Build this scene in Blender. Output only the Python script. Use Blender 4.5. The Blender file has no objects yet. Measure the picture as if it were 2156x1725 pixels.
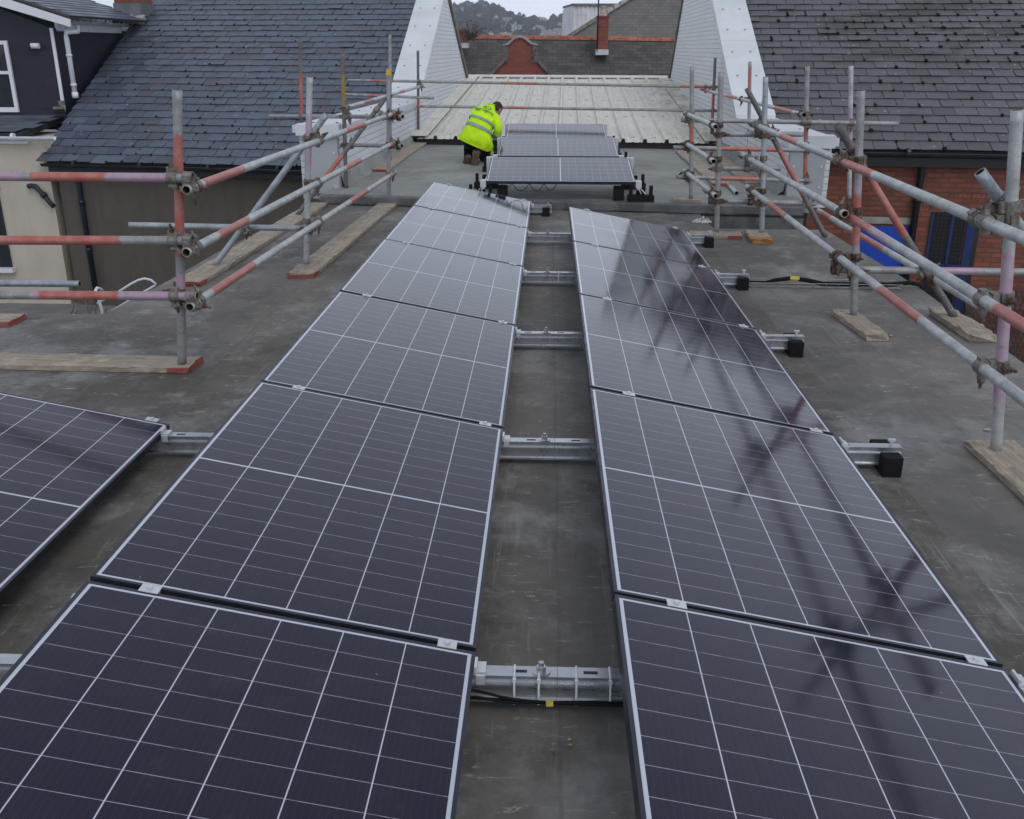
import bpy, bmesh, math, random
from mathutils import Vector, Matrix, Euler
random.seed(7)
R = math.radians
scene = bpy.context.scene
COL = scene.collection

# ------------------------------------------------------------------ camera
FPX, PITCH, YAW, ROLL, CAMZ = 2009.9, 0.362439, -0.0369074, 0.00151809, 1.76320
cp, sp = math.cos(PITCH), math.sin(PITCH)
FW = Vector((math.sin(YAW)*cp, math.cos(YAW)*cp, -sp))
RT0 = Vector((math.cos(YAW), -math.sin(YAW), 0)); UP0 = RT0.cross(FW)
RT = RT0*math.cos(ROLL) + UP0*math.sin(ROLL); UP = UP0*math.cos(ROLL) - RT0*math.sin(ROLL)
C0 = Vector((0, 0, CAMZ))
cam = bpy.data.cameras.new('camera'); camo = bpy.data.objects.new('camera', cam); COL.objects.link(camo)
m = Matrix((RT, UP, -FW)).transposed().to_4x4(); m.translation = C0
camo.matrix_world = m
cam.sensor_width = 36; cam.lens = FPX/2156*36; cam.clip_start = .05; cam.clip_end = 9000
scene.camera = camo

def ray(u, v): return FW*FPX + RT*(u-1078) - UP*(v-862.5)      # survey sight lines (photo measured 2156 wide)
def onz(u, v, z): d = ray(u, v); return C0 + d*((z-CAMZ)/d.z)
def ony(u, v, y): d = ray(u, v); return C0 + d*(y/d.y)
def onx(u, v, x): d = ray(u, v); return C0 + d*(x/d.x)
def onpl(u, v, n, c): n = Vector(n); d = ray(u, v); return C0 + d*((c-C0.dot(n))/d.dot(n))

# ------------------------------------------------------------------ materials
class NG:
    def __init__(s, name):
        s.m = bpy.data.materials.new(name); s.m.use_nodes = True
        s.t = s.m.node_tree; s.b = s.t.nodes['Principled BSDF']; s.o = s.t.nodes['Material Output']
        s.tc = s.t.nodes.new('ShaderNodeTexCoord')
    def n(s, typ, **kw):
        nd = s.t.nodes.new(typ)
        for k, v in kw.items(): setattr(nd, k, v)
        return nd
    def l(s, a, b): s.t.links.new(a, b)
    def put(s, sock, v):
        if isinstance(v, bpy.types.NodeSocket): s.l(v, sock)
        elif v is not None:
            if isinstance(v, (tuple, list)) and len(v) == 3 and sock.type == 'RGBA': v = (*v, 1)
            sock.default_value = v
    def math(s, op, a, b=None, c=None):
        nd = s.n('ShaderNodeMath', operation=op)
        for i, x in enumerate((a, b, c)):
            if x is not None: s.put(nd.inputs[i], x)
        return nd.outputs[0]
    def co(s, kind='Object', scale=(1, 1, 1), rot=(0, 0, 0)):
        mp = s.n('ShaderNodeMapping'); s.l(s.tc.outputs[kind], mp.inputs[0])
        mp.inputs['Scale'].default_value = scale; mp.inputs['Rotation'].default_value = rot
        return mp.outputs[0]
    def noise(s, scale=5, detail=4, rough=.55, co=None, dist=0, out='Fac'):
        nd = s.n('ShaderNodeTexNoise'); nd.inputs['Scale'].default_value = scale
        nd.inputs['Detail'].default_value = detail; nd.inputs['Roughness'].default_value = rough
        nd.inputs['Distortion'].default_value = dist
        s.l(co if co is not None else s.co(), nd.inputs['Vector'])
        return nd.outputs[out]
    def ramp(s, x, a, b, va=0., vb=1.):
        nd = s.n('ShaderNodeMapRange'); nd.interpolation_type = 'SMOOTHSTEP'
        s.put(nd.inputs[0], x); 
        for i, q in enumerate((a, b, va, vb)): nd.inputs[i+1].default_value = q
        return nd.outputs[0]
    def mix(s, f, a, b, mode='MIX'):
        nd = s.n('ShaderNodeMix', data_type='RGBA', blend_type=mode)
        s.put(nd.inputs[0], f); s.put(nd.inputs[6], a); s.put(nd.inputs[7], b)
        return nd.outputs[2]
    def bump(s, h, strength=.3, dist=.01):
        nd = s.n('ShaderNodeBump'); nd.inputs['Strength'].default_value = strength; nd.inputs['Distance'].default_value = dist
        s.l(h, nd.inputs['Height']); s.l(nd.outputs[0], s.b.inputs['Normal'])
    def set(s, col=None, rough=None, metal=None, spec=None):
        s.put(s.b.inputs['Base Color'], col); s.put(s.b.inputs['Roughness'], rough)
        s.put(s.b.inputs['Metallic'], metal); s.put(s.b.inputs['Specular IOR Level'], spec)
        return s.m

def simple(name, col, rough=.6, metal=0., var=.25, scale=6., bump=0., bscale=60., spec=.5, dirt=None, dirt_amt=.5, dscale=2., streak=0.):
    g = NG(name)
    n1 = g.noise(scale, 5)
    a = tuple(c*(1-var) for c in col); b = tuple(min(1, c*(1+var)) for c in col)
    c = g.mix(g.ramp(n1, .3, .7), a, b)
    if dirt:
        c = g.mix(g.math('MULTIPLY', g.ramp(g.noise(dscale, 6, .65), .45, .7), dirt_amt), c, dirt)
    if streak: c = g.mix(g.math('MULTIPLY', g.ramp(g.noise(2.2, 6, .7, g.co('Object', (1.6, 1.6, .14))), .48, .72), streak), c, tuple(q*.62 for q in col)); c = g.mix(g.math('MULTIPLY', g.ramp(g.noise(1.1, 7, .7), .52, .7), streak*.5), c, tuple(min(1, q*1.25) for q in col))
    if bump: g.bump(g.noise(bscale, 4), bump, .004)
    rr = g.ramp(g.noise(scale*2, 3), .3, .7, max(0, rough-.08), min(1, rough+.08))
    return g.set(c, rr, metal, spec)

MAT = {}
def felt(name, base, dust, dark, seam_axis_x=True):
    g = NG(name)
    big = g.noise(.55, 7, .66, dist=.2); mid = g.noise(2.6, 7, .72, dist=.1)
    fine = g.noise(26, 5, .7); streak = g.noise(9, 4, .6, g.co('Object', (3.2, .35, 1)), dist=.5)
    c = g.mix(g.ramp(big, .36, .62), dark, base)
    c = g.mix(g.math('MULTIPLY', g.ramp(g.noise(1.1, 7, .7, g.co('Object', (1.2, 1.0, 1), (0, 0, .5)), dist=.25), .48, .68), .75), c, dust)
    c = g.mix(g.math('MULTIPLY', g.ramp(mid, .52, .70), .55), c, tuple(x*1.12 for x in dust))
    c = g.mix(g.math('MULTIPLY', g.ramp(g.noise(1.7, 8, .78, dist=.2), .53, .64), .65), c, tuple(x*.72 for x in dark))
    lines = g.noise(2.2, 5, .75, g.co('Object', (9, .5, 1)), dist=1.5)
    c = g.mix(g.math('MULTIPLY', g.ramp(lines, .60, .70), .30), c, tuple(x*1.35 for x in dust))
    c = g.mix(g.math('MULTIPLY', g.ramp(streak, .55, .75), .28), c, tuple(x*1.5 for x in base))
    sc = g.noise(7.0, 7, .82, g.co('Object', (.9, 3.6, 1), (0, 0, .12)), dist=.9)     # scuffs and scratches
    c = g.mix(g.math('MULTIPLY', g.ramp(sc, .59, .65), .6), c, tuple(x*1.9 for x in dust))
    c = g.mix(g.math('MULTIPLY', g.ramp(fine, .4, .75), .3), c, tuple(x*.55 for x in base))
    sp_ = g.n('ShaderNodeTexVoronoi'); sp_.inputs['Scale'].default_value = 7.; g.l(g.co(), sp_.inputs['Vector'])
    spk = g.math('LESS_THAN', sp_.outputs['Distance'], .035)
    c = g.mix(g.math('MULTIPLY', spk, .5), c, (.34, .33, .31))
    fk = g.n('ShaderNodeTexVoronoi'); fk.inputs['Scale'].default_value = 1.; g.l(g.co('Object', (5, 17, 5), (0, 0, .15)), fk.inputs['Vector'])
    fm = g.math('MULTIPLY', g.math('LESS_THAN', fk.outputs['Distance'], .16), g.ramp(g.noise(1.3, 4), .45, .6)); fm = g.math('MULTIPLY', fm, g.ramp(g.noise(45, 3), .45, .55))
    c = g.mix(g.math('MULTIPLY', fm, .55), c, (.36, .355, .34))
    # lapped seams every metre
    sx = g.n('ShaderNodeSeparateXYZ'); g.l(g.co(), sx.inputs[0])
    wob = g.math('MULTIPLY', g.noise(1.2, 3), .05)
    x = g.math('ADD', sx.outputs[0 if seam_axis_x else 1], wob)
    fr = g.math('FRACT', g.math('ADD', x, .42))
    d = g.math('ABSOLUTE', g.math('SUBTRACT', fr, .5))
    seam = g.math('LESS_THAN', d, .006)
    lap = g.ramp(fr, .38, .5, 0, 1); lap = g.math('MULTIPLY', lap, g.math('LESS_THAN', fr, .5))
    c = g.mix(g.math('MULTIPLY', seam, .22), c, tuple(x*.3 for x in base))
    c = g.mix(g.math('MULTIPLY', lap, .12), c, tuple(x*.4 for x in base))
    wn = g.n('ShaderNodeTexWhiteNoise', noise_dimensions='1D'); g.l(g.math('FLOOR', g.math('ADD', x, .42)), wn.inputs['W'])
    c = g.mix(g.math('MULTIPLY', wn.outputs['Value'], .16), c, dust)
    h = g.math('ADD', g.math('MULTIPLY', fine, .35), g.math('ADD', mid, g.math('MULTIPLY', lap, .8)))
    g.bump(h, .35, .012)
    return g.set(c, g.ramp(mid, .3, .7, .62, .85), 0, .35)
MAT['felt_low'] = felt('felt_low', (.142, .131, .115), (.265, .262, .268), (.070, .064, .055))
MAT['felt_up'] = felt('felt_up', (.235, .245, .228), (.29, .305, .29), (.17, .175, .162), False)

def slate(name, col, warm, spots, patches=False):
    g = NG(name)
    geo = g.n('ShaderNodeNewGeometry'); rnd = geo.outputs['Random Per Island']
    r2 = g.math('FRACT', g.math('MULTIPLY', rnd, 37.7))
    c = g.mix(rnd, tuple(x*.78 for x in col), tuple(x*1.22 for x in col))
    c = g.mix(g.math('MULTIPLY', g.ramp(r2, .72, .95), .8), c, warm)
    c = g.mix(g.math('MULTIPLY', g.ramp(g.noise(1.1, 6, .65), .48, .72), .55), c, tuple(x*.5 for x in col))
    c = g.mix(g.math('MULTIPLY', g.ramp(g.noise(16, 5, .7), .4, .7), .35), c, tuple(x*1.25 for x in col))
    st = g.noise(2.2, 5, .65, g.co('Object', (2.5, .45, .45)))
    c = g.mix(g.math('MULTIPLY', g.ramp(st, .55, .75), .35), c, tuple(x*1.35 for x in col))
    if patches:
        sx = g.n('ShaderNodeSeparateXYZ'); g.l(g.co(), sx.inputs[0])
        pm = g.math('MULTIPLY', g.ramp(g.noise(1.0, 5, .6, g.co('Object', (.55, 1.5, 1.5))), .49, .56), g.math('MULTIPLY', g.ramp(sx.outputs[1], 1.6, 2.2), g.ramp(sx.outputs[0], -1.6, -.6)))
        c = g.mix(g.math('MULTIPLY', pm, .75), c, (.034, .032, .028))
    if spots:
        v = g.n('ShaderNodeTexVoronoi'); v.inputs['Scale'].default_value = 5.5; v.inputs['Randomness'].default_value = 1
        g.l(g.co(), v.inputs['Vector'])
        k = g.math('MULTIPLY', g.math('LESS_THAN', v.outputs['Distance'], .11), g.math('GREATER_THAN', g.noise(1.4, 4), spots))
        k = g.math('MULTIPLY', k, g.math('GREATER_THAN', g.noise(40, 3), .47))
        c = g.mix(g.math('MULTIPLY', k, .8), c, (.42, .43, .40))
    g.bump(g.noise(34, 6, .7), .3, .006)
    return g.set(c, g.ramp(rnd, 0, 1, .42, .62), 0, .5)
MAT['slate_l'] = slate('slate_l', (.074, .090, .124), (.070, .065, .077), .50)
MAT['slate_r'] = slate('slate_r', (.084, .083, .092), (.060, .058, .064), .46, True)
MAT['slate_far'] = None

def brick(name, c1, c2, mortar, bw=.225, bh=.075, ms=.010, dirt=(.06, .04, .03), damt=.5, axes='XZ', rough=.85, stain=None, bumps=.5, msm=.15):
    g = NG(name)
    sx = g.n('ShaderNodeSeparateXYZ'); g.l(g.co(), sx.inputs[0])
    cb = g.n('ShaderNodeCombineXYZ'); a, b = ({'X': 0, 'Y': 1, 'Z': 2}[q] for q in axes)
    wob = g.noise(6, 3); 
    g.l(g.math('ADD', sx.outputs[a], g.math('MULTIPLY', wob, .012)), cb.inputs[0]); g.l(g.math('ADD', sx.outputs[b], g.math('MULTIPLY', wob, .016)), cb.inputs[1])
    t = g.n('ShaderNodeTexBrick'); g.l(cb.outputs[0], t.inputs['Vector'])
    t.inputs['Scale'].default_value = 1; t.inputs['Brick Width'].default_value = bw; t.inputs['Row Height'].default_value = bh
    t.inputs['Mortar Size'].default_value = ms; t.inputs['Mortar Smooth'].default_value = msm; t.inputs['Bias'].default_value = -.1
    g.put(t.inputs['Color1'], c1); g.put(t.inputs['Color2'], c2); g.put(t.inputs['Mortar'], mortar)
    c = g.mix(g.math('MULTIPLY', g.ramp(g.noise(1.3, 6, .68), .45, .72), damt), t.outputs['Color'], dirt)
    c = g.mix(g.math('MULTIPLY', g.ramp(g.noise(22, 5, .7), .4, .75), .35), c, tuple(x*.6 for x in c1))
    if stain:
        s = g.noise(3, 5, .6, g.co('Object', (2.5, 2.5, .35)))
        c = g.mix(g.math('MULTIPLY', g.ramp(s, .52, .8), .45), c, stain)
    h = g.math('SUBTRACT', g.math('MULTIPLY', g.noise(30, 4), .35), t.outputs['Fac'])
    g.bump(h, bumps, .01)
    return g.set(c, rough, 0, .3)
MAT['red_brick'] = brick('red_brick', (.30, .090, .055), (.165, .052, .038), (.115, .083, .07), .225, .075, .011, (.06, .038, .03), .55, 'XZ', .85, None, .9, .3)
MAT['far_brick'] = brick('far_brick', (.29, .080, .052), (.21, .055, .040), (.17, .085, .07), .225, .075, .012, (.08, .03, .025), .5)
MAT['white_brick_l'] = brick('white_brick_l', (.70, .72, .76), (.66, .68, .73), (.36, .38, .42), 1.9, .085, .006, (.55, .57, .62), .3, 'YZ', .6, (.50, .52, .56), .35)
MAT['white_brick_r'] = brick('white_brick_r', (.70, .71, .72), (.64, .65, .67), (.36, .37, .38), .9, .08, .006, (.60, .60, .58), .3, 'YZ', .6, (.50, .50, .47), .3)
def far_slate(name, c1, c2, gap, bw, bh, light):
    g = NG(name)
    t = g.n('ShaderNodeTexBrick'); g.l(g.tc.outputs['UV'], t.inputs['Vector']); t.inputs['Scale'].default_value = 1
    t.inputs['Brick Width'].default_value = bw; t.inputs['Row Height'].default_value = bh; t.inputs['Mortar Size'].default_value = .010; t.inputs['Mortar Smooth'].default_value = .6
    g.put(t.inputs['Color1'], c1); g.put(t.inputs['Color2'], c2); g.put(t.inputs['Mortar'], gap)
    c = g.mix(g.math('MULTIPLY', g.ramp(g.noise(.9, 6, .7), .5, .75), .5), t.outputs['Color'], tuple(x*.55 for x in c1))
    c = g.mix(g.math('MULTIPLY', g.ramp(g.noise(3.3, 7, .8), .60, .66), .6), c, light)
    g.bump(g.math('SUBTRACT', g.math('MULTIPLY', g.noise(8, 5), .5), t.outputs['Fac']), .6, .03)
    return g.set(c, .75, 0, .35)
MAT['slate_far'] = far_slate('slate_far', (.058, .054, .052), (.098, .091, .085), (.020, .019, .018), .38, .19, (.21, .205, .19))
MAT['slate_gable'] = far_slate('slate_gable', (.12, .115, .106), (.15, .142, .132), (.07, .066, .06), .4, .22, (.20, .19, .175))

def sheet_metal():
    g = NG('cream_sheet')
    st = g.noise(5, 6, .68, g.co('Object', (5, .35, 1)), dist=.3)
    c = g.mix(g.ramp(st, .35, .75), (.66, .645, .585), (.48, .465, .40))
    c = g.mix(g.math('MULTIPLY', g.ramp(g.noise(1.6, 6, .7), .5, .75), .55), c, (.46, .455, .39))
    sx = g.n('ShaderNodeSeparateXYZ'); g.l(g.co(), sx.inputs[0])
    moss = g.math('MULTIPLY', g.ramp(sx.outputs[0], 1.9, 3.0), g.ramp(g.noise(1.5, 6, .7), .42, .62))
    c = g.mix(g.math('MULTIPLY', moss, .75), c, (.26, .26, .12))
    g.bump(g.noise(20, 4), .15, .004)
    return g.set(c, .55, 0, .4)
MAT['cream_sheet'] = sheet_metal()
MAT['coping'] = simple('coping', (.60, .63, .66), .5, 0, .05, 2, 0, 60, .4, (.47, .49, .50), .4, 1.1)
MAT['white_grp'] = simple('white_grp', (.66, .67, .68), .5, 0, .05, 3, 0, 60, .5, (.5, .5, .5), .25, 2)
MAT['grey_board'] = simple('grey_board', (.37, .385, .41), .55, 0, .06, 2, .05, 80, .4, (.28, .29, .30), .35, 2.2)
MAT['lead'] = simple('lead', (.13, .14, .155), .6, 0, .25, 4, .3, 18, .4, (.22, .22, .21), .5, 3)
MAT['lip'] = simple('lip', (.085, .088, .092), .6, 0, .35, 6, .4, 20, .4, (.17, .17, .165), .6, 4)
MAT['black'] = simple('black', (.012, .012, .014), .6, 0, .3, 6, .1)
MAT['rubber'] = simple('rubber', (.010, .010, .011), .85, 0, .3, 30, .6, 140, .2)
MAT['black_gutter'] = simple('black_gutter', (.010, .010, .013), .4, 0, .3, 8)
MAT['navy_pipe'] = simple('navy_pipe', (.012, .014, .028), .5, 0, .3, 8)
MAT['brown_render'] = simple('brown_render', (.105, .092, .078), .9, 0, .08, 2, .25, 90, .2, (.075, .066, .057), .6, 1.0, .5)
MAT['cream_render'] = simple('cream_render', (.50, .455, .385), .9, 0, .05, 2, .15, 90, .2, (.44, .37, .305), .5, .8, .28)
MAT['upvc'] = simple('upvc', (.66, .68, .72), .35, 0, .03, 5)
def cladding():
    g = NG('dark_cladding')
    t = g.n('ShaderNodeTexBrick'); sx = g.n('ShaderNodeSeparateXYZ'); g.l(g.co(), sx.inputs[0])
    cb = g.n('ShaderNodeCombineXYZ'); g.l(g.math('ADD', sx.outputs[0], sx.outputs[1]), cb.inputs[0]); g.l(sx.outputs[2], cb.inputs[1]); g.l(cb.outputs[0], t.inputs['Vector'])
    t.inputs['Scale'].default_value = 1; t.inputs['Brick Width'].default_value = .30; t.inputs['Row Height'].default_value = .2; t.inputs['Mortar Size'].default_value = .004
    g.put(t.inputs['Color1'], (.013, .014, .027)); g.put(t.inputs['Color2'], (.017, .018, .032)); g.put(t.inputs['Mortar'], (.008, .008, .014))
    g.bump(g.math('SUBTRACT', 1, t.outputs['Fac']), .3, .004)
    return g.set(t.outputs['Color'], .55, 0, .4)
MAT['cladding'] = cladding()
def glass_dark():
    g = NG('window_glass'); return g.set(g.mix(g.noise(3, 3), (.012, .015, .02), (.03, .035, .045)), .06, 0, .6)
MAT['window_glass'] = glass_dark()
def wired():
    g = NG('wired_glass')
    sx = g.n('ShaderNodeSeparateXYZ'); g.l(g.co(), sx.inputs[0])
    def line(o, p): return g.math('LESS_THAN', g.math('ABSOLUTE', g.math('SUBTRACT', g.math('FRACT', g.math('MULTIPLY', o, 1/p)), .5)), .06)
    k = g.math('MAXIMUM', line(sx.outputs[0], .06), line(sx.outputs[2], .06))
    return g.set(g.mix(g.math('MULTIPLY', k, .6), (.008, .009, .012), (.035, .038, .042)), .25, 0, .4)
MAT['wired_glass'] = wired()
MAT['blue_paint'] = simple('blue_paint', (.009, .024, .115), .5, 0, .25, 8, .1, 40, .4, (.03, .04, .09), .5, 5)
MAT['blue_board'] = simple('blue_board', (.006, .055, .40), .55, 0, .10, 2, .05, 60, .4, (.004, .04, .28), .4, 1.5)
MAT['concrete'] = simple('concrete', (.30, .29, .265), .9, 0, .2, 6, .4, 60, .2, (.17, .165, .15), .5, 3)
MAT['stone'] = simple('stone', (.16, .15, .135), .9, 0, .3, 5, .4, 40, .2, (.08, .076, .07), .5, 3)
MAT['mortar'] = simple('mortar', (.34, .33, .31), .9, 0, .2, 8, .4, 50, .2)
MAT['moss'] = simple('moss', (.014, .015, .011), .95, 0, .5, 30, .8, 90, .1)
MAT['ridge_tile'] = simple('ridge_tile', (.36, .115, .075), .8, 0, .3, 3, .2, 40, .3, (.2, .09, .07), .4, 4)
MAT['ground'] = simple('ground', (.17, .17, .17), .9, 0, .25, 1.2, .3, 20, .2, (.09, .09, .08), .5, .4)
MAT['yard'] = simple('yard', (.22, .225, .23), .9, 0, .2, 3, .3, 20, .2, (.13, .13, .12), .5, 1)
MAT['alu'] = simple('alu', (.48, .50, .53), .33, .85, .10, 9, .05, 60, .5, (.40, .41, .43), .4, 8)
MAT['alu_white'] = simple('alu_white', (.58, .60, .63), .4, .35, .06, 9)
MAT['black_anod'] = simple('black_anod', (.040, .043, .058), .38, .55, .15, 9)
MAT['yellow'] = simple('yellow', (.62, .45, .03), .5, 0, .15, 20)
MAT['yellow_tag'] = simple('yellow_tag', (.50, .42, .08), .5, 0, .15, 30)
MAT['cable_tie'] = simple('cable_tie', (.62, .66, .70), .4, 0, .05, 9)
MAT['rust'] = simple('rust', (.105, .062, .046), .75, .3, .5, 60, .5, 120, .4, (.20, .19, .18), .6, 25)
MAT['steel_coup'] = simple('steel_coup', (.21, .195, .18), .6, .5, .3, 60, .4, 120, .5, (.12, .065, .045), .75, 22)

def painted_tube(name, gal, rust_amt, rough):
    """Galvanised scaffold tube; painted bands come from the mesh's 'paint' attribute, with chipped edges."""
    g = NG(name)
    at = g.n('ShaderNodeAttribute', attribute_name='paint'); sep = g.n('ShaderNodeSeparateColor'); g.l(at.outputs['Color'], sep.inputs[0])
    n = g.noise(22, 6, .7); n2 = g.noise(7, 5, .65)
    c = g.mix(g.ramp(n2, .35, .7), tuple(x*.78 for x in gal), tuple(x*1.15 for x in gal))
    c = g.mix(g.math('MULTIPLY', g.ramp(g.noise(12, 6, .7), .55, .75), rust_amt), c, (.105, .062, .042))
    c = g.mix(g.math('MULTIPLY', g.math('GREATER_THAN', g.noise(48, 3, .6), .66), .6), c, (.50, .49, .46))
    c = g.mix(g.math('MULTIPLY', g.ramp(g.noise(5, 6, .75), .56, .72), .45), c, tuple(x*.45 for x in gal))
    wear = g.math('SUBTRACT', n, .5); n3 = g.noise(60, 4, .6, g.co('Object', (1, 1, .35)))
    def band(ch, col, col2):
        f = g.ramp(g.math('ADD', ch, g.math('ADD', g.math('MULTIPLY', wear, 1.5), g.math('MULTIPLY', g.math('SUBTRACT', n3, .5), 1.6))), .42, .62)
        return f, g.mix(g.ramp(g.noise(9, 5, .7), .35, .7), col, col2)
    f, cc = band(sep.outputs[0], (.44, .085, .06), (.42, .20, .17)); c = g.mix(g.math('MULTIPLY', f, .88), c, cc)
    f, cc = band(sep.outputs[1], (.46, .26, .38), (.40, .30, .37)); c = g.mix(g.math('MULTIPLY', f, .72), c, cc)
    f, cc = band(sep.outputs[2], (.33, .24, .05), (.24, .18, .05)); c = g.mix(g.math('MULTIPLY', f, .9), c, cc)
    c = g.mix(g.math('MULTIPLY', g.ramp(g.noise(30, 6, .75), .50, .72), .45), c, (.12, .085, .07)); c = g.mix(g.math('MULTIPLY', g.ramp(g.noise(90, 4, .7), .60, .68), .4), c, (.46, .46, .45))
    g.bump(n, .25, .003)
    return g.set(c, rough, g.math('MULTIPLY', .25, 1.0), .5)
MAT['tube_light'] = painted_tube('tube_light', (.45, .465, .47), .14, .5)
MAT['tube_mid'] = painted_tube('tube_mid', (.30, .305, .31), .28, .52)
MAT['tube_dark'] = painted_tube('tube_dark', (.135, .130, .130), .35, .55)
MAT['tube_blue'] = painted_tube('tube_blue', (.33, .37, .41), .06, .45)
MAT['tube_in'] = simple('tube_in', (.012, .011, .010), .8, 0, .3, 20)

def wood():
    g = NG('board_wood')
    at = g.n('ShaderNodeAttribute', attribute_name='paint'); sep = g.n('ShaderNodeSeparateColor'); g.l(at.outputs['Color'], sep.inputs[0])
    gr = g.noise(14, 6, .7, g.co('Object', (5, .25, 3)), dist=.6); n = g.noise(9, 6, .7)
    c = g.mix(g.ramp(gr, .3, .72), (.22, .185, .15), (.40, .335, .265))
    c = g.mix(g.math('MULTIPLY', g.ramp(n, .48, .68), .6), c, (.46, .42, .365))
    c = g.mix(g.math('MULTIPLY', g.ramp(g.noise(4, 6, .7), .52, .72), .5), c, (.13, .11, .092))
    f = g.ramp(g.math('ADD', sep.outputs[0], g.math('MULTIPLY', g.math('SUBTRACT', n, .5), 1.2)), .45, .55)
    c = g.mix(g.math('MULTIPLY', f, .88), c, g.mix(gr, (.30, .045, .032), (.22, .06, .05)))
    f = g.ramp(g.math('ADD', sep.outputs[2], g.math('MULTIPLY', g.math('SUBTRACT', n, .5), 1.2)), .45, .55)
    c = g.mix(f, c, g.mix(gr, (.55, .27, .08), (.08, .05, .03)))
    g.bump(g.math('ADD', gr, n), .7, .006)
    return g.set(c, .85, 0, .25)
MAT['wood'] = wood()

def pv():
    g = NG('pv_glass')
    uv = g.n('ShaderNodeSeparateXYZ'); g.l(g.tc.outputs['UV'], uv.inputs[0])
    X, Y = uv.outputs[0], uv.outputs[1]                      # metres across / along the module
    W, L = 1.134, 1.722; mg = .0205; px = (W-2*mg)/6
    mid = L/2; py = (L/2-mg-.0045)/9
    def dist(c, off, p):
        f = g.math('FRACT', g.math('ADD', g.math('DIVIDE', g.math('SUBTRACT', c, off), p), .5))
        return g.math('MULTIPLY', g.math('ABSOLUTE', g.math('SUBTRACT', f, .5)), p)
    lx = g.math('LESS_THAN', dist(X, mg, px), .0017)
    ym = g.math('SUBTRACT', g.math('ABSOLUTE', g.math('SUBTRACT', Y, mid)), .0045)   # from the mid strip outwards
    ly = g.math('LESS_THAN', dist(ym, 0., py), .0009)
    lm = g.math('LESS_THAN', ym, .0)
    ex = g.math('GREATER_THAN', g.math('ABSOLUTE', g.math('SUBTRACT', X, W/2)), W/2-mg)
    ey = g.math('GREATER_THAN', g.math('ABSOLUTE', g.math('SUBTRACT', Y, L/2)), L/2-mg)
    k = g.math('MAXIMUM', g.math('MAXIMUM', lx, lm), g.math('MAXIMUM', ex, ey))
    ix = g.math('FLOOR', g.math('DIVIDE', g.math('SUBTRACT', X, mg), px)); iy = g.math('FLOOR', g.math('DIVIDE', ym, py))
    cb = g.n('ShaderNodeCombineXYZ'); g.l(ix, cb.inputs[0]); g.l(iy, cb.inputs[1]); g.l(g.math('GREATER_THAN', Y, mid), cb.inputs[2])
    wn = g.n('ShaderNodeTexWhiteNoise', noise_dimensions='3D'); g.l(cb.outputs[0], wn.inputs['Vector'])
    cell = g.mix(wn.outputs['Value'], (.006, .0065, .019), (.009, .0088, .022))
    cell = g.mix(g.math('MULTIPLY', g.ramp(g.noise(2.5, 6, .68), .4, .8), .45), cell, (.020, .017, .022))
    dust = g.math('MULTIPLY', g.ramp(g.noise(9, 7, .75), .50, .74), .09); cell = g.mix(dust, cell, (.15, .14, .13))
    spot = g.n('ShaderNodeTexVoronoi'); spot.inputs['Scale'].default_value = 6.; g.l(g.co(), spot.inputs['Vector']); cell = g.mix(g.math('MULTIPLY', g.math('LESS_THAN', spot.outputs['Distance'], .020), .35), cell, (.4, .4, .4))
    fingers = g.math('LESS_THAN', dist(X, 0., .0181), .0006)                           # busbar wires
    cell = g.mix(g.math('MULTIPLY', fingers, .07), cell, (.20, .20, .22))
    dash = g.noise(30, 3, .5)
    c = g.mix(g.math('MULTIPLY', ly, g.ramp(dash, .25, .5, .25, .8)), cell, (.42, .42, .48))
    c = g.mix(k, c, (.50, .53, .60))
    g.b.inputs['IOR'].default_value = 1.50; g.put(g.b.inputs['Specular Tint'], (.84, .82, 1.0))
    rough = g.ramp(g.noise(3, 5, .6), .3, .75, .085, .135)
    g.bump(g.noise(240, 2), .03, .0006)
    return g.set(c, rough, 0, .5)
MAT['pv'] = pv()
MAT['pv_back'] = simple('pv_back', (.05, .05, .055), .6)

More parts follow.
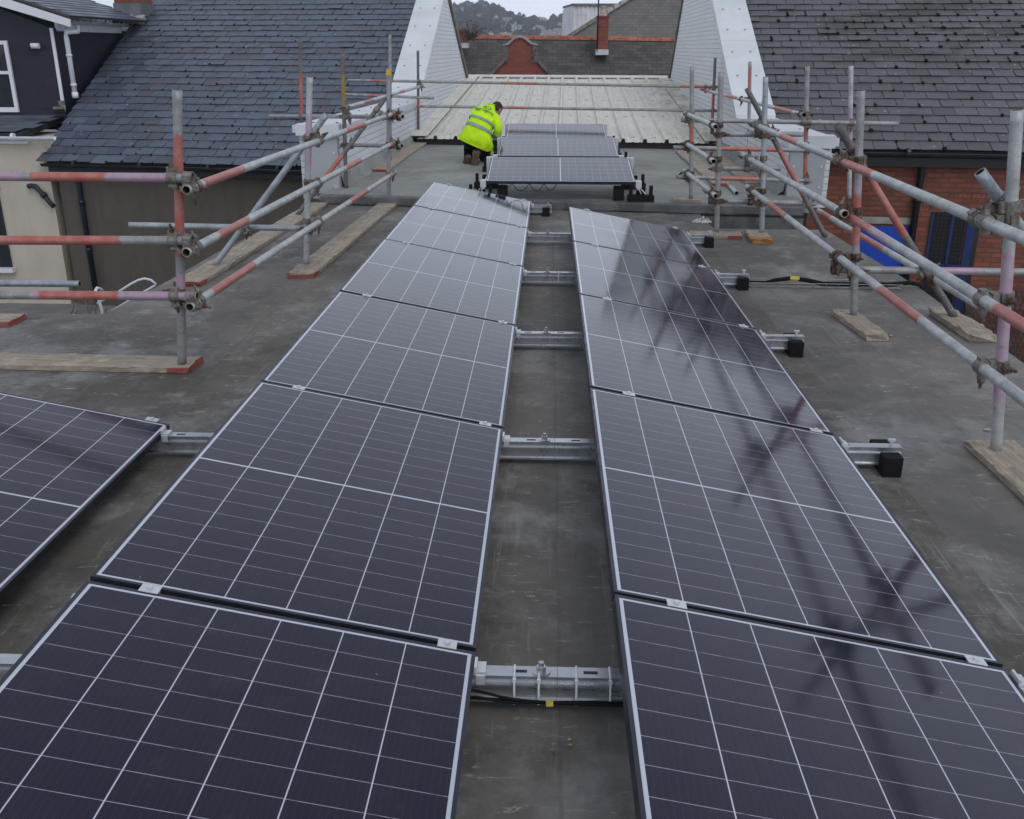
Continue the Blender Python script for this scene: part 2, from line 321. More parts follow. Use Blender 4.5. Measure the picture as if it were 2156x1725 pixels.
# ------------------------------------------------------------------ mesh helper
def wloc(o):
    v = Vector((0, 0, 0))
    while o: v += o.location; o = o.parent
    return v
class MB:
    def __init__(s): s.v = []; s.f = []; s.mi = []; s.at = {}; s.uv = {}
    def vert(s, p, at=None):
        s.v.append(Vector(p)); 
        if at: s.at[len(s.v)-1] = at
        return len(s.v)-1
    def face(s, idx, mi=0): s.f.append(tuple(idx)); s.mi.append(mi)
    def poly(s, pts, mi=0, uv=None):
        i0 = len(s.v); s.v += [Vector(p) for p in pts]; s.face(range(i0, i0+len(pts)), mi)
        if uv: s.uv[len(s.f)-1] = uv
    def hexa(s, p, mi=0):
        """p: 8 corners, bottom 4 ccw then top 4 ccw."""
        i = len(s.v); s.v += [Vector(q) for q in p]
        for q in ((3, 2, 1, 0), (4, 5, 6, 7), (0, 1, 5, 4), (1, 2, 6, 5), (2, 3, 7, 6), (3, 0, 4, 7)): s.face([i+k for k in q], mi)
    def box(s, c, sz, rot=None, mi=0):
        c = Vector(c); h = [Vector((x*sz[0]/2, y*sz[1]/2, z*sz[2]/2)) for z in (-1, 1) for x, y in ((-1, -1), (1, -1), (1, 1), (-1, 1))]
        if rot is not None: h = [rot @ q for q in h]
        s.hexa([c+q for q in h], mi)
    def prism(s, pts, d, mi=0):
        """extrude planar polygon pts by vector d"""
        n = len(pts); i = len(s.v); d = Vector(d); s.v += [Vector(p) for p in pts] + [Vector(p)+d for p in pts]
        s.face(range(i+n-1, i-1, -1), mi); s.face(range(i+n, i+2*n), mi)
        for k in range(n): s.face((i+k, i+(k+1) % n, i+n+(k+1) % n, i+n+k), mi)
    def cyl(s, a, b, r, n=10, mi=0, r2=None, cap=True):
        a, b = Vector(a), Vector(b); d = (b-a).normalized(); x = d.orthogonal().normalized(); y = d.cross(x)
        r2 = r if r2 is None else r2; i = len(s.v)
        for c, q in ((a, r), (b, r2)):
            for k in range(n): t = 2*math.pi*k/n; s.v.append(c + x*(q*math.cos(t)) + y*(q*math.sin(t)))
        for k in range(n): s.face((i+k, i+(k+1) % n, i+n+(k+1) % n, i+n+k), mi)
        if cap: s.face(range(i+n-1, i-1, -1), mi); s.face(range(i+n, i+2*n), mi)
    def path(s, pts, r, n=8, mi=0):
        pts = [Vector(p) for p in pts]; i = len(s.v); x = None
        for k, p in enumerate(pts):
            d = (pts[min(k+1, len(pts)-1)] - pts[max(k-1, 0)]).normalized()
            x = d.orthogonal().normalized() if x is None else (x - d*x.dot(d)).normalized(); y = d.cross(x)
            rr = r[k] if isinstance(r, (list, tuple)) else r
            for j in range(n): t = 2*math.pi*j/n; s.v.append(p + x*(rr*math.cos(t)) + y*(rr*math.sin(t)))
        for k in range(len(pts)-1):
            for j in range(n): a = i+k*n+j; b = i+k*n+(j+1) % n; s.face((a, b, b+n, a+n), mi)
        s.face(range(i+n-1, i-1, -1), mi); e = i+(len(pts)-1)*n; s.face(range(e, e+n), mi)
    def ring(s, c, d, r0, r1, w, n=14, mi=0):
        """short hollow collar"""
        c, d = Vector(c), Vector(d).normalized(); x = d.orthogonal().normalized(); y = d.cross(x); i = len(s.v)
        for off, q in ((-w/2, r1), (w/2, r1), (w/2, r0), (-w/2, r0)):
            for k in range(n): t = 2*math.pi*k/n; s.v.append(c + d*off + x*(q*math.cos(t)) + y*(q*math.sin(t)))
        for k in range(n):
            for j in range(4): a = i+j*n; b = i+((j+1) % 4)*n; s.face((a+k, a+(k+1) % n, b+(k+1) % n, b+k), mi)
    def build(s, name, mats, parent=None, smooth=False, loc=None):
        me = bpy.data.meshes.new(name)
        off = wloc(parent) if parent else Vector(loc) if loc is not None else Vector((0, 0, 0))
        me.from_pydata([tuple(v-off) for v in s.v], [], s.f)
        mats = mats if isinstance(mats, (list, tuple)) else [mats]
        for q in mats: me.materials.append(MAT[q] if isinstance(q, str) else q)
        if len(mats) > 1: me.polygons.foreach_set('material_index', s.mi)
        if smooth: me.polygons.foreach_set('use_smooth', [True]*len(me.polygons))
        if s.at:
            a = me.attributes.new('paint', 'FLOAT_COLOR', 'POINT')
            for i, q in s.at.items(): a.data[i].color = q
        if s.uv:
            l = me.uv_layers.new(name='UVMap')
            for fi, uv in s.uv.items():
                for li, q in zip(me.polygons[fi].loop_indices, uv): l.data[li].uv = q
        bm = bmesh.new(); bm.from_mesh(me); bmesh.ops.recalc_face_normals(bm, faces=bm.faces); bm.to_mesh(me); bm.free()
        o = bpy.data.objects.new(name, me); COL.objects.link(o)
        if parent: o.parent = parent
        elif loc is not None: o.location = loc
        return o
def tag(o, label=None, cat=None, group=None, kind=None):
    if label: o['label'] = label
    if cat: o['category'] = cat
    if group: o['group'] = group
    if kind: o['kind'] = kind
    return o
def thing(name, label, cat, loc=(0, 0, 0), group=None, rot=(0, 0, 0)):
    o = bpy.data.objects.new(name, None); COL.objects.link(o); o.location = loc; o.rotation_euler = rot
    o.empty_display_size = .1
    return tag(o, label, cat, group)
def copy_tree(o, parent=None):
    c = o.copy(); COL.objects.link(c); c.parent = parent
    for ch in list(o.children): copy_tree(ch, c)
    return c
def lerp(a, b, t): return a + (b-a)*t
exec_parts = []

# ------------------------------------------------------------------ ground, yard
GZ = -3.0
b = MB(); b.poly([(-5000, -5000, GZ), (5000, -5000, GZ), (5000, 6000, GZ), (-5000, 6000, GZ)]); tag(b.build('ground', 'ground'), kind='structure')
b = MB(); b.prism([(3.4, -4, GZ+.004), (13, -4, GZ+.004), (13, 14.6, GZ+.004), (3.4, 15.0, GZ+.004)], (0, 0, .05)); tag(b.build('pavement', 'yard'), kind='structure')

# ------------------------------------------------------------------ flat roofed building we stand on
ZU = .10                                                      # upper deck level
fb = thing('flat_roof_building', 'flat felt roofed building carrying the solar panels and scaffold', 'building', (0, 6, 0))
low = [(-7, -4), (2.86, -4), (2.86, 5.55), (2.93, 7.5), (2.88, 10.02), (1.74, 10.06), (1.71, 10.6), (1.73, 11.10), (-2.6, 11.60), (-2.84, 11.3), (-3.03, 8.6), (-3.05, 7.5), (-3.12, 6.42), (-7, 6.44)]
b = MB(); b.prism([(x, y, -.12) for x, y in low], (0, 0, .12)); b.build('roof_deck', 'felt_low', fb)
b = MB(); ins = [(-6.8, -3.9), (2.74, -3.9), (2.74, 5.5), (2.80, 7.4), (2.76, 9.95), (1.60, 9.98), (1.55, 11.05), (-2.55, 11.4), (-2.72, 11.2), (-2.9, 8.5), (-2.92, 7.4), (-3.0, 6.30), (-6.8, 6.3)]
b.prism([(x, y, GZ) for x, y in ins], (0, 0, 2.87)); b.build('wall', 'brown_render', fb)
def lipy(x): return 11.47 - .1157*(x+2.56)
b = MB(); b.prism([(-2.74, lipy(-2.74)+.02, ZU-.06), (2.95, lipy(2.95)+.02, ZU-.06), (3.12, 18.6, ZU-.06), (-2.5, 19.2, ZU-.06)], (0, 0, .06)); b.build('upper_roof_deck', 'felt_up', fb)
# dressed felt lip along the step, slightly wavy, with clout nails
b = MB(); N = 60; rows = []
rnd = random.Random(3)
for i in range(N+1):
    x = lerp(-2.72, 2.85, i/N); y = lipy(x); w = .006*math.sin(i*.9)+rnd.uniform(-.004, .004); s = .015*math.sin(i*.37)
    rows.append([b.vert(p) for p in ((x, y+.16, ZU+.002), (x, y+.02, ZU+.004), (x, y+.004+w, ZU+.001), (x, y-.004+w, ZU-.008), (x, y-.010+w, .018+w*.7+s*.3), (x, y+.0, .004+s*.2), (x, y+.03, -.02+s*.2))])
for i in range(N):
    for j in range(6): b.face((rows[i][j], rows[i+1][j], rows[i+1][j+1], rows[i][j+1]))
for i in range(26):
    x = lerp(-2.5, 2.7, i/25)+rnd.uniform(-.04, .04); y = lipy(x)-.010; b.cyl((x, y+.004, ZU-.03), (x, y-.006, ZU-.03), .011, 8, 1)
lip = b.build('roof_lip', ['lip', 'lead'], fb)
b = MB(); b.prism([(-2.7, lipy(-2.7)+.04, GZ), (2.9, lipy(2.9)+.04, GZ), (3.0, 14, GZ), (-2.7, 14, GZ)], (0, 0, 3.03)); b.build('wall', 'black', fb)
# stained board under the lip beside the pit
b = MB(); b.prism([(1.72, lipy(1.72)+.015, -.20), (2.86, lipy(2.86)+.015, -.20), (2.86, lipy(2.86)+.05, -.20), (1.72, lipy(1.72)+.05, -.20)], (0, 0, .18)); b.build('fascia_board', 'lip', fb)

# ------------------------------------------------------------------ parapet walls with coping
def wx_l(y): return -2.64 + .020*(y-11.9)
def wx_r(y): return 2.89 + .0256*(y-12.84)
def parapet(label, wx, side, prof, lev, steep, apex, back, cap, brickmat, yfront):
    """side -1: wall body lies at x < face; prof = y,z outline of the wall under its coping"""
    root = thing('parapet_wall', label, 'wall', (wx(yfront), yfront, 0))
    T = .50*side
    def P(y, z, off=0.): return Vector((wx(y)+off*side, y, z))
    b = MB(); pts = [P(y, z) for y, z in prof]; pts2 = [P(y, z, .50) for y, z in prof]
    n = len(pts); i = len(b.v); b.v += pts+pts2
    b.face(range(i, i+n)); b.face(range(i+n, i+2*n))
    for k in range(n): b.face((i+k, i+(k+1) % n, i+n+(k+1) % n, i+n+k))
    b.build('brickwork', brickmat, root)
    (y0, z0), (y1, z1), (y2, z2), (y3, z3) = lev, steep, apex, back
    def strip(ya, za, yb, zb, th, name, joints, o0=-.035, o1=.58):
        b = MB(); L = math.hypot(yb-ya, zb-za)
        cuts = [0]+joints+[1]
        for c0, c1 in zip(cuts[:-1], cuts[1:]):
            g = .004/L
            a_, c_ = c0+(g if c0 > 0 else 0), c1-(g if c1 < 1 else 0)
            q = [(lerp(ya, yb, t), lerp(za, zb, t)) for t in (a_, c_)]
            b.hexa([P(q[0][0], q[0][1], o0), P(q[1][0], q[1][1], o0), P(q[1][0], q[1][1], o1), P(q[0][0], q[0][1], o1),
                    P(q[0][0], q[0][1]+th, o0), P(q[1][0], q[1][1]+th, o0), P(q[1][0], q[1][1]+th, o1), P(q[0][0], q[0][1]+th, o1)])
        o = b.build(name, 'coping', root)
        s = MB(); k = max(2, int(L/.85))
        for i in range(k):
            t = (i+.5)/k; y = lerp(ya, yb, t); z = lerp(za, zb, t)+th
            for off in (.12, .43): p = P(y, z, off); s.cyl(p-Vector((0, 0, .004)), p+Vector((0, 0, .009)), .019, 8)
        s.build('fixing_screws', 'lead', o)
    strip(y0, z0, y1, z1, .09, 'coping', [.18, .55])
    strip(y1-.02, z1+.02, y2, z2, .11, 'coping', [.30, .78])
    strip(y2+.01, z2, y3, z3, .11, 'coping', [.5])
    # dark verge seen on the inner top edge of the far slope
    b = MB(); b.hexa([P(y2+.1, z2-.16, -.05), P(y3, z3-.10, -.05), P(y3, z3-.10, -.002), P(y2+.1, z2-.16, -.002), P(y2+.1, z2-.02, -.05), P(y3, z3+.06, -.05), P(y3, z3+.06, -.002), P(y2+.1, z2-.02, -.002)])
    b.build('verge_trim', 'stone', root)
    # boxed front end: grey board and white cap
    b = MB(); ca, cb = cap
    b.hexa([P(yfront-.05, ca[0], .0), P(yfront-.05, ca[0], .42), P(yfront-.006, ca[0], .42), P(yfront-.006, ca[0], .0), P(yfront-.05, ca[1], .0), P(yfront-.05, ca[1], .42), P(yfront-.006, ca[1], .42), P(yfront-.006, ca[1], .0)])
    eb = b.build('end_board', 'grey_board', root)
    b = MB()
    for z in (lerp(*ca, .12), lerp(*ca, .33), lerp(*ca, .72)):
        for o in (.05, .37): p = P(yfront-.05, z, o); b.cyl(p, p-Vector((0, .008, 0)), .016, 8)
    b.build('fixing_screws', 'alu_white', eb)
    b = MB()
    b.hexa([P(yfront-.10, cb[0], -.04), P(yfront-.10, cb[0], .50), P(yfront+.06, cb[0], .50), P(yfront+.06, cb[0], -.04), P(yfront-.10, cb[1], -.04), P(yfront-.10, cb[1], .50), P(yfront+.06, cb[1]+.006, .50), P(yfront+.06, cb[1]+.006, -.04)])
    b.build('end_cap', 'coping', root)
    # felt upstand along the foot
    b = MB(); ya, yb = yfront+.02, yfront+6.6; n = 24; rr = []
    for i in range(n+1):
        y = lerp(ya, yb, i/n); w = rnd.uniform(-.012, .012)
        rr.append([b.vert(P(y, ZU+.15+w, -.004)), b.vert(P(y, ZU+.14+w, -.016)), b.vert(P(y, ZU+.05, -.03+w*.4)), b.vert(P(y, ZU+.002, -.10+w))])
    for i in range(n):
        for j in range(3): b.face((rr[i][j], rr[i+1][j], rr[i+1][j+1], rr[i][j+1]))
    b.build('flashing', 'felt_up', root, True)
    return root
parapet('white painted brick parapet wall with wide white coping, left of the metal roof', wx_l, -1,
        [(12.3, -.05), (28.4, .3), (28.4, .78), (23.8, 3.05), (18.97, .72), (12.3, .76)], (12.3, .76), (18.97, .72), (23.8, 3.03), (28.45, .80), ((.03, .72), (.74, .87)), 'white_brick_l', 12.25)
parapet('white painted brick parapet wall with wide white coping, right of the metal roof', wx_r, 1,
        [(11.85, -.05), (27.8, .3), (27.8, .78), (23.5, 4.36), (15.78, .66), (11.85, .68)], (11.85, .67), (15.78, .65), (23.5, 4.34), (27.85, .80), ((.0, .62), (.66, .80)), 'white_brick_r', 11.80)

# ------------------------------------------------------------------ profiled metal roof between the walls
mr = thing('metal_roof', 'stained cream box profile metal roof sloping up between the white walls', 'roof', (0, 18, .2))
def eave(x): return Vector((x, 17.60-.137*(x-.27), .205+.0*x))
def ridge(x): return Vector((x, 28.1-.12*(x-.27), .955))
b = MB(); xs = []; pitchx = .375; x = -2.40
while x < 2.98:
    for dx, h in ((0, 0), (.10, 0), (.112, .008), (.135, .008), (.147, 0), (.225, 0), (.237, .008), (.26, .008), (.272, 0), (.290, 0), (.316, .062), (.358, .062)):
        if x+dx < 3.0: xs.append((x+dx, h))
    x += pitchx
top = []; bot = []
M_ = 14
grid = []
for x, h in xs:
    k = (x+2.4)/5.4
    col = []
    for j in range(M_+1):
        t = j/M_; e = eave(x); r_ = ridge(lerp(-2.26, 3.20, k)); p = e.lerp(r_, t); p.z += h
        col.append(b.vert(p))
    grid.append(col)
for i in range(len(grid)-1):
    for j in range(M_): b.face((grid[i][j], grid[i+1][j], grid[i+1][j+1], grid[i][j+1]))
sheet = b.build('roof_sheet', 'cream_sheet', mr)
b = MB()
for i, (x, h) in enumerate(xs):
    if i % 12 in (4, 9) or i % 12 == 1:
        for t in (.05, .30, .55, .80):
            k = (x+2.4)/5.4; p = eave(x).lerp(ridge(lerp(-2.26, 3.2, k)), t+rnd.uniform(-.004, .004)); b.cyl(p+Vector((.03, 0, -.002)), p+Vector((.03, 0, .014)), .013, 6)
b.build('roofing_screws', 'lead', sheet)
b = MB()                                                   # black blocks stand in for the shade in the open gap under the eave
b.hexa([eave(-2.42)+Vector((0, .05, -.11)), eave(3.0)+Vector((0, .05, -.11)), eave(3.0)+Vector((0, .15, -.11)), eave(-2.42)+Vector((0, .15, -.11)),
        eave(-2.42)+Vector((0, .05, -.004)), eave(3.0)+Vector((0, .05, -.004)), eave(3.0)+Vector((0, .15, -.004)), eave(-2.42)+Vector((0, .15, -.004))])
x = -2.40
while x < 2.7:
    p = eave(x+.339); b.hexa([p+Vector(q) for q in ((-.026, .03, -.02), (.026, .03, -.02), (.026, .14, -.02), (-.026, .14, -.02), (-.012, .03, .036), (.012, .03, .036), (.012, .14, .04), (-.012, .14, .04))]); x += pitchx
b.build('eave_gap_shade', 'black', mr)
b = MB()
ra, rb = ridge(-2.30), ridge(3.22)
b.hexa([ra+Vector((0, -.06, .03)), rb+Vector((0, -.06, .03)), rb+Vector((0, .25, .05)), ra+Vector((0, .25, .05)), ra+Vector((0, -.06, .075)), rb+Vector((0, -.06, .075)), rb+Vector((0, .25, .09)), ra+Vector((0, .25, .09))])
b.build('ridge_capping', 'white_grp', mr)
for wx, s, e0, name in ((wx_l, 1, -2.4, 'side_flashing'), (wx_r, -1, 2.99, 'side_flashing')):
    b = MB(); e = eave(e0); r_ = ridge(-2.26 if s > 0 else 3.2)
    def WP(y, z, o): return Vector((wx(y)+s*o, y, z))
    n = 5
    for i in range(n):
        t0, t1 = i/n+.002, (i+1)/n-.002
        a0, a1 = e.lerp(r_, t0), e.lerp(r_, t1)
        b.hexa([WP(a0.y, a0.z+.045, .006), WP(a0.y, a0.z+.045, .30), WP(a1.y, a1.z+.045, .30), WP(a1.y, a1.z+.045, .006),
                WP(a0.y, a0.z+.062+.002*(i % 2), .006), WP(a0.y, a0.z+.052+.002*(i % 2), .30), WP(a1.y, a1.z+.052+.002*(i % 2), .30), WP(a1.y, a1.z+.062+.002*(i % 2), .006)])
    b.build(name, 'cream_sheet', mr)
b = MB(); b.prism([(-2.45, 18.4, -1), (3.0, 17.7, -1), (3.2, 27.6, -1), (-2.3, 28.3, -1)], (0, 0, .9)); b.build('wall', 'black', mr)

# ------------------------------------------------------------------ slated roofs
EX = Vector((.9928, -.1198, 0)); US = Vector((.1198, .9928, 0))
def slate_roof(name, root, origin, slope, width, length, gauge, sw, mat, keep, seed, moss_n, moss_bias=None, xmin=None, deck=None, msz=1.):
    r = random.Random(seed); ca = 1/math.sqrt(1+slope*slope); S = (US*ca + Vector((0, 0, slope*ca))); Nn = EX.cross(S).normalized()
    b = MB(); spots = []
    rows = int(length/gauge)
    for j in range(rows):
        off = (sw/2 if j % 2 else 0)+r.uniform(-.012, .012); k = -5
        while (k-1)*sw < width:
            x0 = k*sw+off+.0045+r.uniform(-.003, .003); x1 = (k+1)*sw+off-.0045+r.uniform(-.003, .003); k += 1
            cx = (x0+x1)/2; s0 = j*gauge+r.uniform(-.008, .008); s1 = s0+gauge*1.25
            pc = origin+EX*cx+S*(s0+gauge/2)
            if not keep(pc): continue
            if xmin is not None: x0 = max(x0, (xmin-origin.x-S.x*s0)/EX.x)
            if x1 <= x0+.02: continue
            lift = .011+r.uniform(0, .008)+(r.uniform(.006, .02) if r.random() < .03 else 0); tw = r.uniform(-.004, .004); th = .008
            if r.random() < .02: sl = r.uniform(.01, .05); s0 -= sl; s1 -= sl
            def P(x, s, h): return origin+EX*x+S*s+Nn*h
            ch = r.random()
            c0, c1 = (r.uniform(.005, .03) if ch < .3 else .004), (r.uniform(.005, .03) if ch > .7 else .004)
            bot = [P(x0+c0, s0, lift+tw), P(x1-c1, s0, lift-tw), P(x1, s0+c1, lift-tw), P(x1, s1, -.004), P(x0, s1, -.004), P(x0, s0+c0, lift+tw)]
            i = len(b.v); b.v += bot+[q+Nn*th for q in bot]
            b.face([i+6+q for q in range(6)])
            for a, c in ((0, 1), (1, 2), (2, 3), (4, 5), (5, 0)): b.face((i+a, i+c, i+6+c, i+6+a))
            spots.append((P(x0, s0+r.uniform(0, .03), lift), P(x0, s0+gauge*r.uniform(.2, .9), .012)))
    roof = b.build('roof', mat, root)
    # solid deck beneath the slates
    e = deck or (0, width, width, 0); pts = [origin+EX*e[0], origin+EX*e[1], origin+EX*e[2]+S*length, origin+EX*e[3]+S*length]
    bb = MB(); bb.prism([p-Nn*.012 for p in pts], -Nn*.10); bb.build('roof_boarding', 'black', roof)
    # moss cushions lodged in the joints
    ms = MB(); ico = bmesh.new(); bmesh.ops.create_icosphere(ico, subdivisions=1, radius=1); iv = [v.co.copy() for v in ico.verts]; fc = [[v.index for v in f.verts] for f in ico.faces]; ico.free()
    r.shuffle(spots); n = 0
    for a, c in spots:
        if n >= moss_n: break
        pr = moss_bias(a) if moss_bias else .5
        if r.random() > pr: continue
        n += 1
        for p, q in (((a, 1.0),) if r.random() < .6 else ((a, 1.0), (c, .75))):
            rad = msz*r.uniform(.010, .036)*q; i = len(ms.v); an = r.uniform(0, 3)
            for v in iv:
                k = rad*r.uniform(.7, 1.25); w = Vector((v.x*math.cos(an)-v.y*math.sin(an), v.x*math.sin(an)+v.y*math.cos(an), v.z))
                ms.v.append(p+EX*(w.x*k*1.1)+S*(w.y*k*1.3)+Nn*(w.z*k*.8+.008))
            for f in fc: ms.face([i+t for t in f])
    if n: ms.build('moss', 'moss', roof)['kind'] = 'stuff'
    return S, Nn

# left terrace: slate roof over brown rendered wall
SLL = .48
def zl(x, y): return .70 + SLL*((x+2.5)*.1198+(y-18.97)*.9928)
lh = thing('slate_roof_house', 'house with dark blue grey slate roof over a brown rendered wall, left side', 'house', (-6, 18, GZ))
oL = onpl(95, 341, (-SLL*.1198, -SLL*.9928, 1), .70-SLL*(-2.5*.1198+18.97*.9928))
SLv, NLv = slate_roof('roof', lh, oL, SLL, 7.2, 7.4, .268, .305, 'slate_l', lambda p: p.x < wx_l(p.y)-.42 and p.y < 24.2 and p.x > -9.62, 5, 330, None, -9.52, (.02, 6.05, 5.55, -.75), .72)
def EL(x, y, z): return oL+EX*x+US*y+Vector((0, 0, z))
b = MB(); b.hexa([EL(.06, .22, GZ-oL.z), EL(6.3, .22, GZ-oL.z), EL(5.6, 6, GZ-oL.z), EL(.06, 6, GZ-oL.z), EL(.06, .22, -.06), EL(6.3, .22, -.06), EL(5.6, 6, 2.5), EL(.06, 6, 2.5)]); b.build('wall', 'brown_render', lh)
def half_gutter(root, a, c, r, mat):
    b = MB(); d = (c-a).normalized(); sd = d.cross(Vector((0, 0, 1))); n = 8; L = []
    for p in (a, c):
        for rr in (r, r*.82):
            L.append([b.vert(p+sd*(rr*math.cos(t))+Vector((0, 0, rr*math.sin(t)))) for t in [math.pi+math.pi*i/n for i in range(n+1)]])
    for i in range(n): b.face((L[0][i], L[0][i+1], L[2][i+1], L[2][i])); b.face((L[1][i], L[1][i+1], L[3][i+1], L[3][i]))
    for e in (0, n): b.face((L[0][e], L[2][e], L[3][e], L[1][e]))
    b.face(L[0]+L[1][::-1]); b.face(L[2]+L[3][::-1])
    k = 4
    for i in range(k): p = a.lerp(c, (i+.5)/k); b.ring(p, d, r*.9, r*1.12, .05, 12)
    return b.build('gutter', mat, root)
half_gutter(lh, EL(-.05, -.03, -.02), EL(5.2, -.03, -.06), .062, 'black_gutter')
b = MB(); b.hexa([EL(0, .06, -.22), EL(6.2, .06, -.22), EL(6.2, .22, -.22), EL(0, .22, -.22), EL(0, .06, -.03), EL(6.2, .06, -.03), EL(6.2, .22, -.03), EL(0, .22, -.03)]); b.build('fascia_board', 'black', lh)
b = MB(); p0 = EL(.50, .15, -.15); b.path([p0+Vector((0, -.1, .1)), p0, p0+Vector((0, .02, -.3)), p0+Vector((0, .02, -2.5))], .05, 10)
for z in (-.6, -1.5): b.ring(p0+Vector((0, .02, z)), (0, 0, 1), .04, .062, .06)
b.build('downpipe', 'navy_pipe', lh, True)
# back slope, unseen from here but there
b = MB(); rg = oL+SLv*7.4; b.prism([rg, rg+EX*5.2, rg+EX*4.8+US*7-Vector((0, 0, 3.4)), rg+US*7-Vector((0, 0, 3.4))], (0, 0, -.1)); b.build('rear_roof', 'slate_l', lh)
# chimney on the left verge
pc = onpl(272, 50, (-SLL*.1198, -SLL*.9928, 1), .70-SLL*(-2.5*.1198+18.97*.9928))
def CB(b, dx, dy, z0, z1, mi=0, grow=0): b.hexa([pc+EX*x+US*y+Vector((0, 0, z)) for z in (z0, z1) for x, y in ((-dx, 0-grow), (dx, 0-grow), (dx, dy), (-dx, dy))], mi)
ch = thing('brick_chimney', 'red brick chimney with lead base beside the white gutter at top left', 'chimney', pc)
b = MB(); CB(b, .30, .6, .42, 2.2); b.build('stack', 'red_brick', ch)
b = MB(); CB(b, .325, .62, .16, .43, 0, .02); b.build('lead_apron', 'lead', ch)
b = MB(); rr_ = random.Random(2)
for i in range(14):
    x = lerp(-.33, .36, i/13); b.box(pc+EX*x+Vector((0, -.06+rr_.uniform(-.02, .02), .08)), (.075, .16, rr_.uniform(.10, .18)), Euler((.4, rr_.uniform(-.3, .3), 0)).to_matrix())
b.build('mortar_fillet', 'mortar', ch)

# right terrace: slate roof over red brick wall
SLR = .45
cR_ = .62-SLR*(3.0*.1198+15.9*.9928)
rh = thing('slate_roof_house', 'house with mossy grey slate roof over a red brick wall, right side', 'house', (6, 15.5, GZ))
oR = onpl(1772, 315, (-SLR*.1198, -SLR*.9928, 1), cR_)
oR = oR-EX*1.2
def mossy(p):                                             # moss concentrates in two drifts high on the roof
    a = math.exp(-((p.x-6.6)/1.3)**2-((p.y-18.9)/.45)**2)+math.exp(-((p.x-7.8)/1.2)**2-((p.y-17.9)/.5)**2)
    return min(1, .30+1.2*a)
SRv, NRv = slate_roof('roof', rh, oR, SLR, 8.6, 9.4, .268, .335, 'slate_r', lambda p: p.x > wx_r(p.y)+.44 and p.y < 24, 11, 950, mossy, None, (.35, 8.6, 8.6, -.3), 1.12)
def ER(x, y, z): return oR+EX*x+US*y+Vector((0, 0, z))
def on_rw(u, v, d=0.):                                    # brick wall face
    q = ER(0, .20, 0); return onpl(u, v, US, US.dot(q)-d)
b = MB(); b.hexa([ER(.2, .20, GZ-oR.z), ER(8.6, .20, GZ-oR.z), ER(8.6, 7, GZ-oR.z), ER(.2, 7, GZ-oR.z), ER(.2, .20, -.06), ER(8.6, .20, -.06), ER(8.6, 7, 2.6), ER(.2, 7, 2.6)]); b.build('wall', 'red_brick', rh)
half_gutter(rh, ER(1.25, -.04, -.03), ER(8.5, -.04, -.05), .065, 'black_gutter')
b = MB(); b.hexa([ER(.6, .04, -.24), ER(8.6, .04, -.24), ER(8.6, .195, -.24), ER(.6, .195, -.24), ER(.6, .04, -.03), ER(8.6, .04, -.03), ER(8.6, .195, -.03), ER(.6, .195, -.03)]); b.build('fascia_board', 'black_gutter', rh)
q = on_rw(1943, 345, .07); b = MB(); b.path([q+Vector((0, -.02, .12)), q, q-Vector((0, 0, 3.0))], .052, 10)
for z in (-.55, -1.6, -2.5): b.ring(q+Vector((0, 0, z)), (0, 0, 1), .05, .064, .07)
b.build('downpipe', 'black_gutter', rh, True)
def slab(root, name, mat, u0, v0, u1, v1, d0, d1, mb=None):
    """box on the brick wall spanning two sighted corners, from depth d0 to d1 in front of the wall"""
    a = on_rw(u0, v0); c = on_rw(u1, v1); b = mb or MB()
    x0 = (a-oR).dot(EX); x1 = (on_rw(u1, v0)-oR).dot(EX); z0, z1 = c.z, a.z; Y = .20
    def Q(x, d, z): w = oR+EX*x+US*(Y-d); return Vector((w.x, w.y, z))
    b.hexa([Q(x0, d1, z0), Q(x1, d1, z0), Q(x1, d0, z0), Q(x0, d0, z0), Q(x0, d1, z1), Q(x1, d1, z1), Q(x1, d0, z1), Q(x0, d0, z1)])
    return b.build(name, mat, root) if mb is None else b
slab(rh, 'lintel', 'concrete', 1806, 456, 1933, 473, -.1, .022)
dr = slab(rh, 'boarded_door', 'blue_board', 1806, 475, 1919, 760, -.1, .012); dr['label'] = 'bright blue boarded doorway'
slab(dr, 'door_frame', 'upvc', 1919.6, 475, 1924, 760, -.1, .02)
# blue sash window with a brick arch
wn = slab(rh, 'window', 'wired_glass', 1968, 446, 2037, 690, -.1, .004); wn['label'] = 'wired glass window in a flaking blue frame'
b = MB()
slab(None, '', '', 2040, 446, 2058, 700, -.1, .03, b); slab(None, '', '', 1962, 446, 1967, 700, -.1, .03, b)
slab(None, '', '', 2005.5, 446, 2012, 556, -.1, .02, b); slab(None, '', '', 1967, 556, 2040, 563, -.1, .028, b); slab(None, '', '', 1967, 660, 2040, 667, -.1, .02, b); slab(None, '', '', 1967, 672, 2045, 682, -.1, .05, b)
b.build('frame', 'blue_paint', wn)
slab(wn, 'shadow_gap', 'black', 2059, 440, 2070, 700, -.1, .006)
b = MB(); r = random.Random(9)
for i in range(13):
    t = i/12; u = lerp(1964, 2075, t); a = on_rw(u, 424, .004); ang = (t-.5)*.42
    b.box(a, (.062, .03, .235), Euler((0, ang, -.12)).to_matrix())
b.build('brick_arch', 'red_brick', rh)

# ------------------------------------------------------------------ clad house at far left
dh = thing('clad_house', 'house with dark blue slate clad gable and white trim above a cream wall, far left', 'house', (-11, 19, GZ))
YF = 19.7
XS = -9.72
def DF(u, v, d=0.): return ony(u, v, YF-d)
ztop = 2.12
pk = DF(-330, -95); el = DF(150, 62)
b = MB(); b.prism([Vector((XS, YF, .2)), Vector((XS, YF, 2.10)), Vector((-12.6, YF, 3.15)), Vector((-15.4, YF, 2.1)), Vector((-15.4, YF, .2))], (0, 5, 0)); b.build('wall', 'cladding', dh)
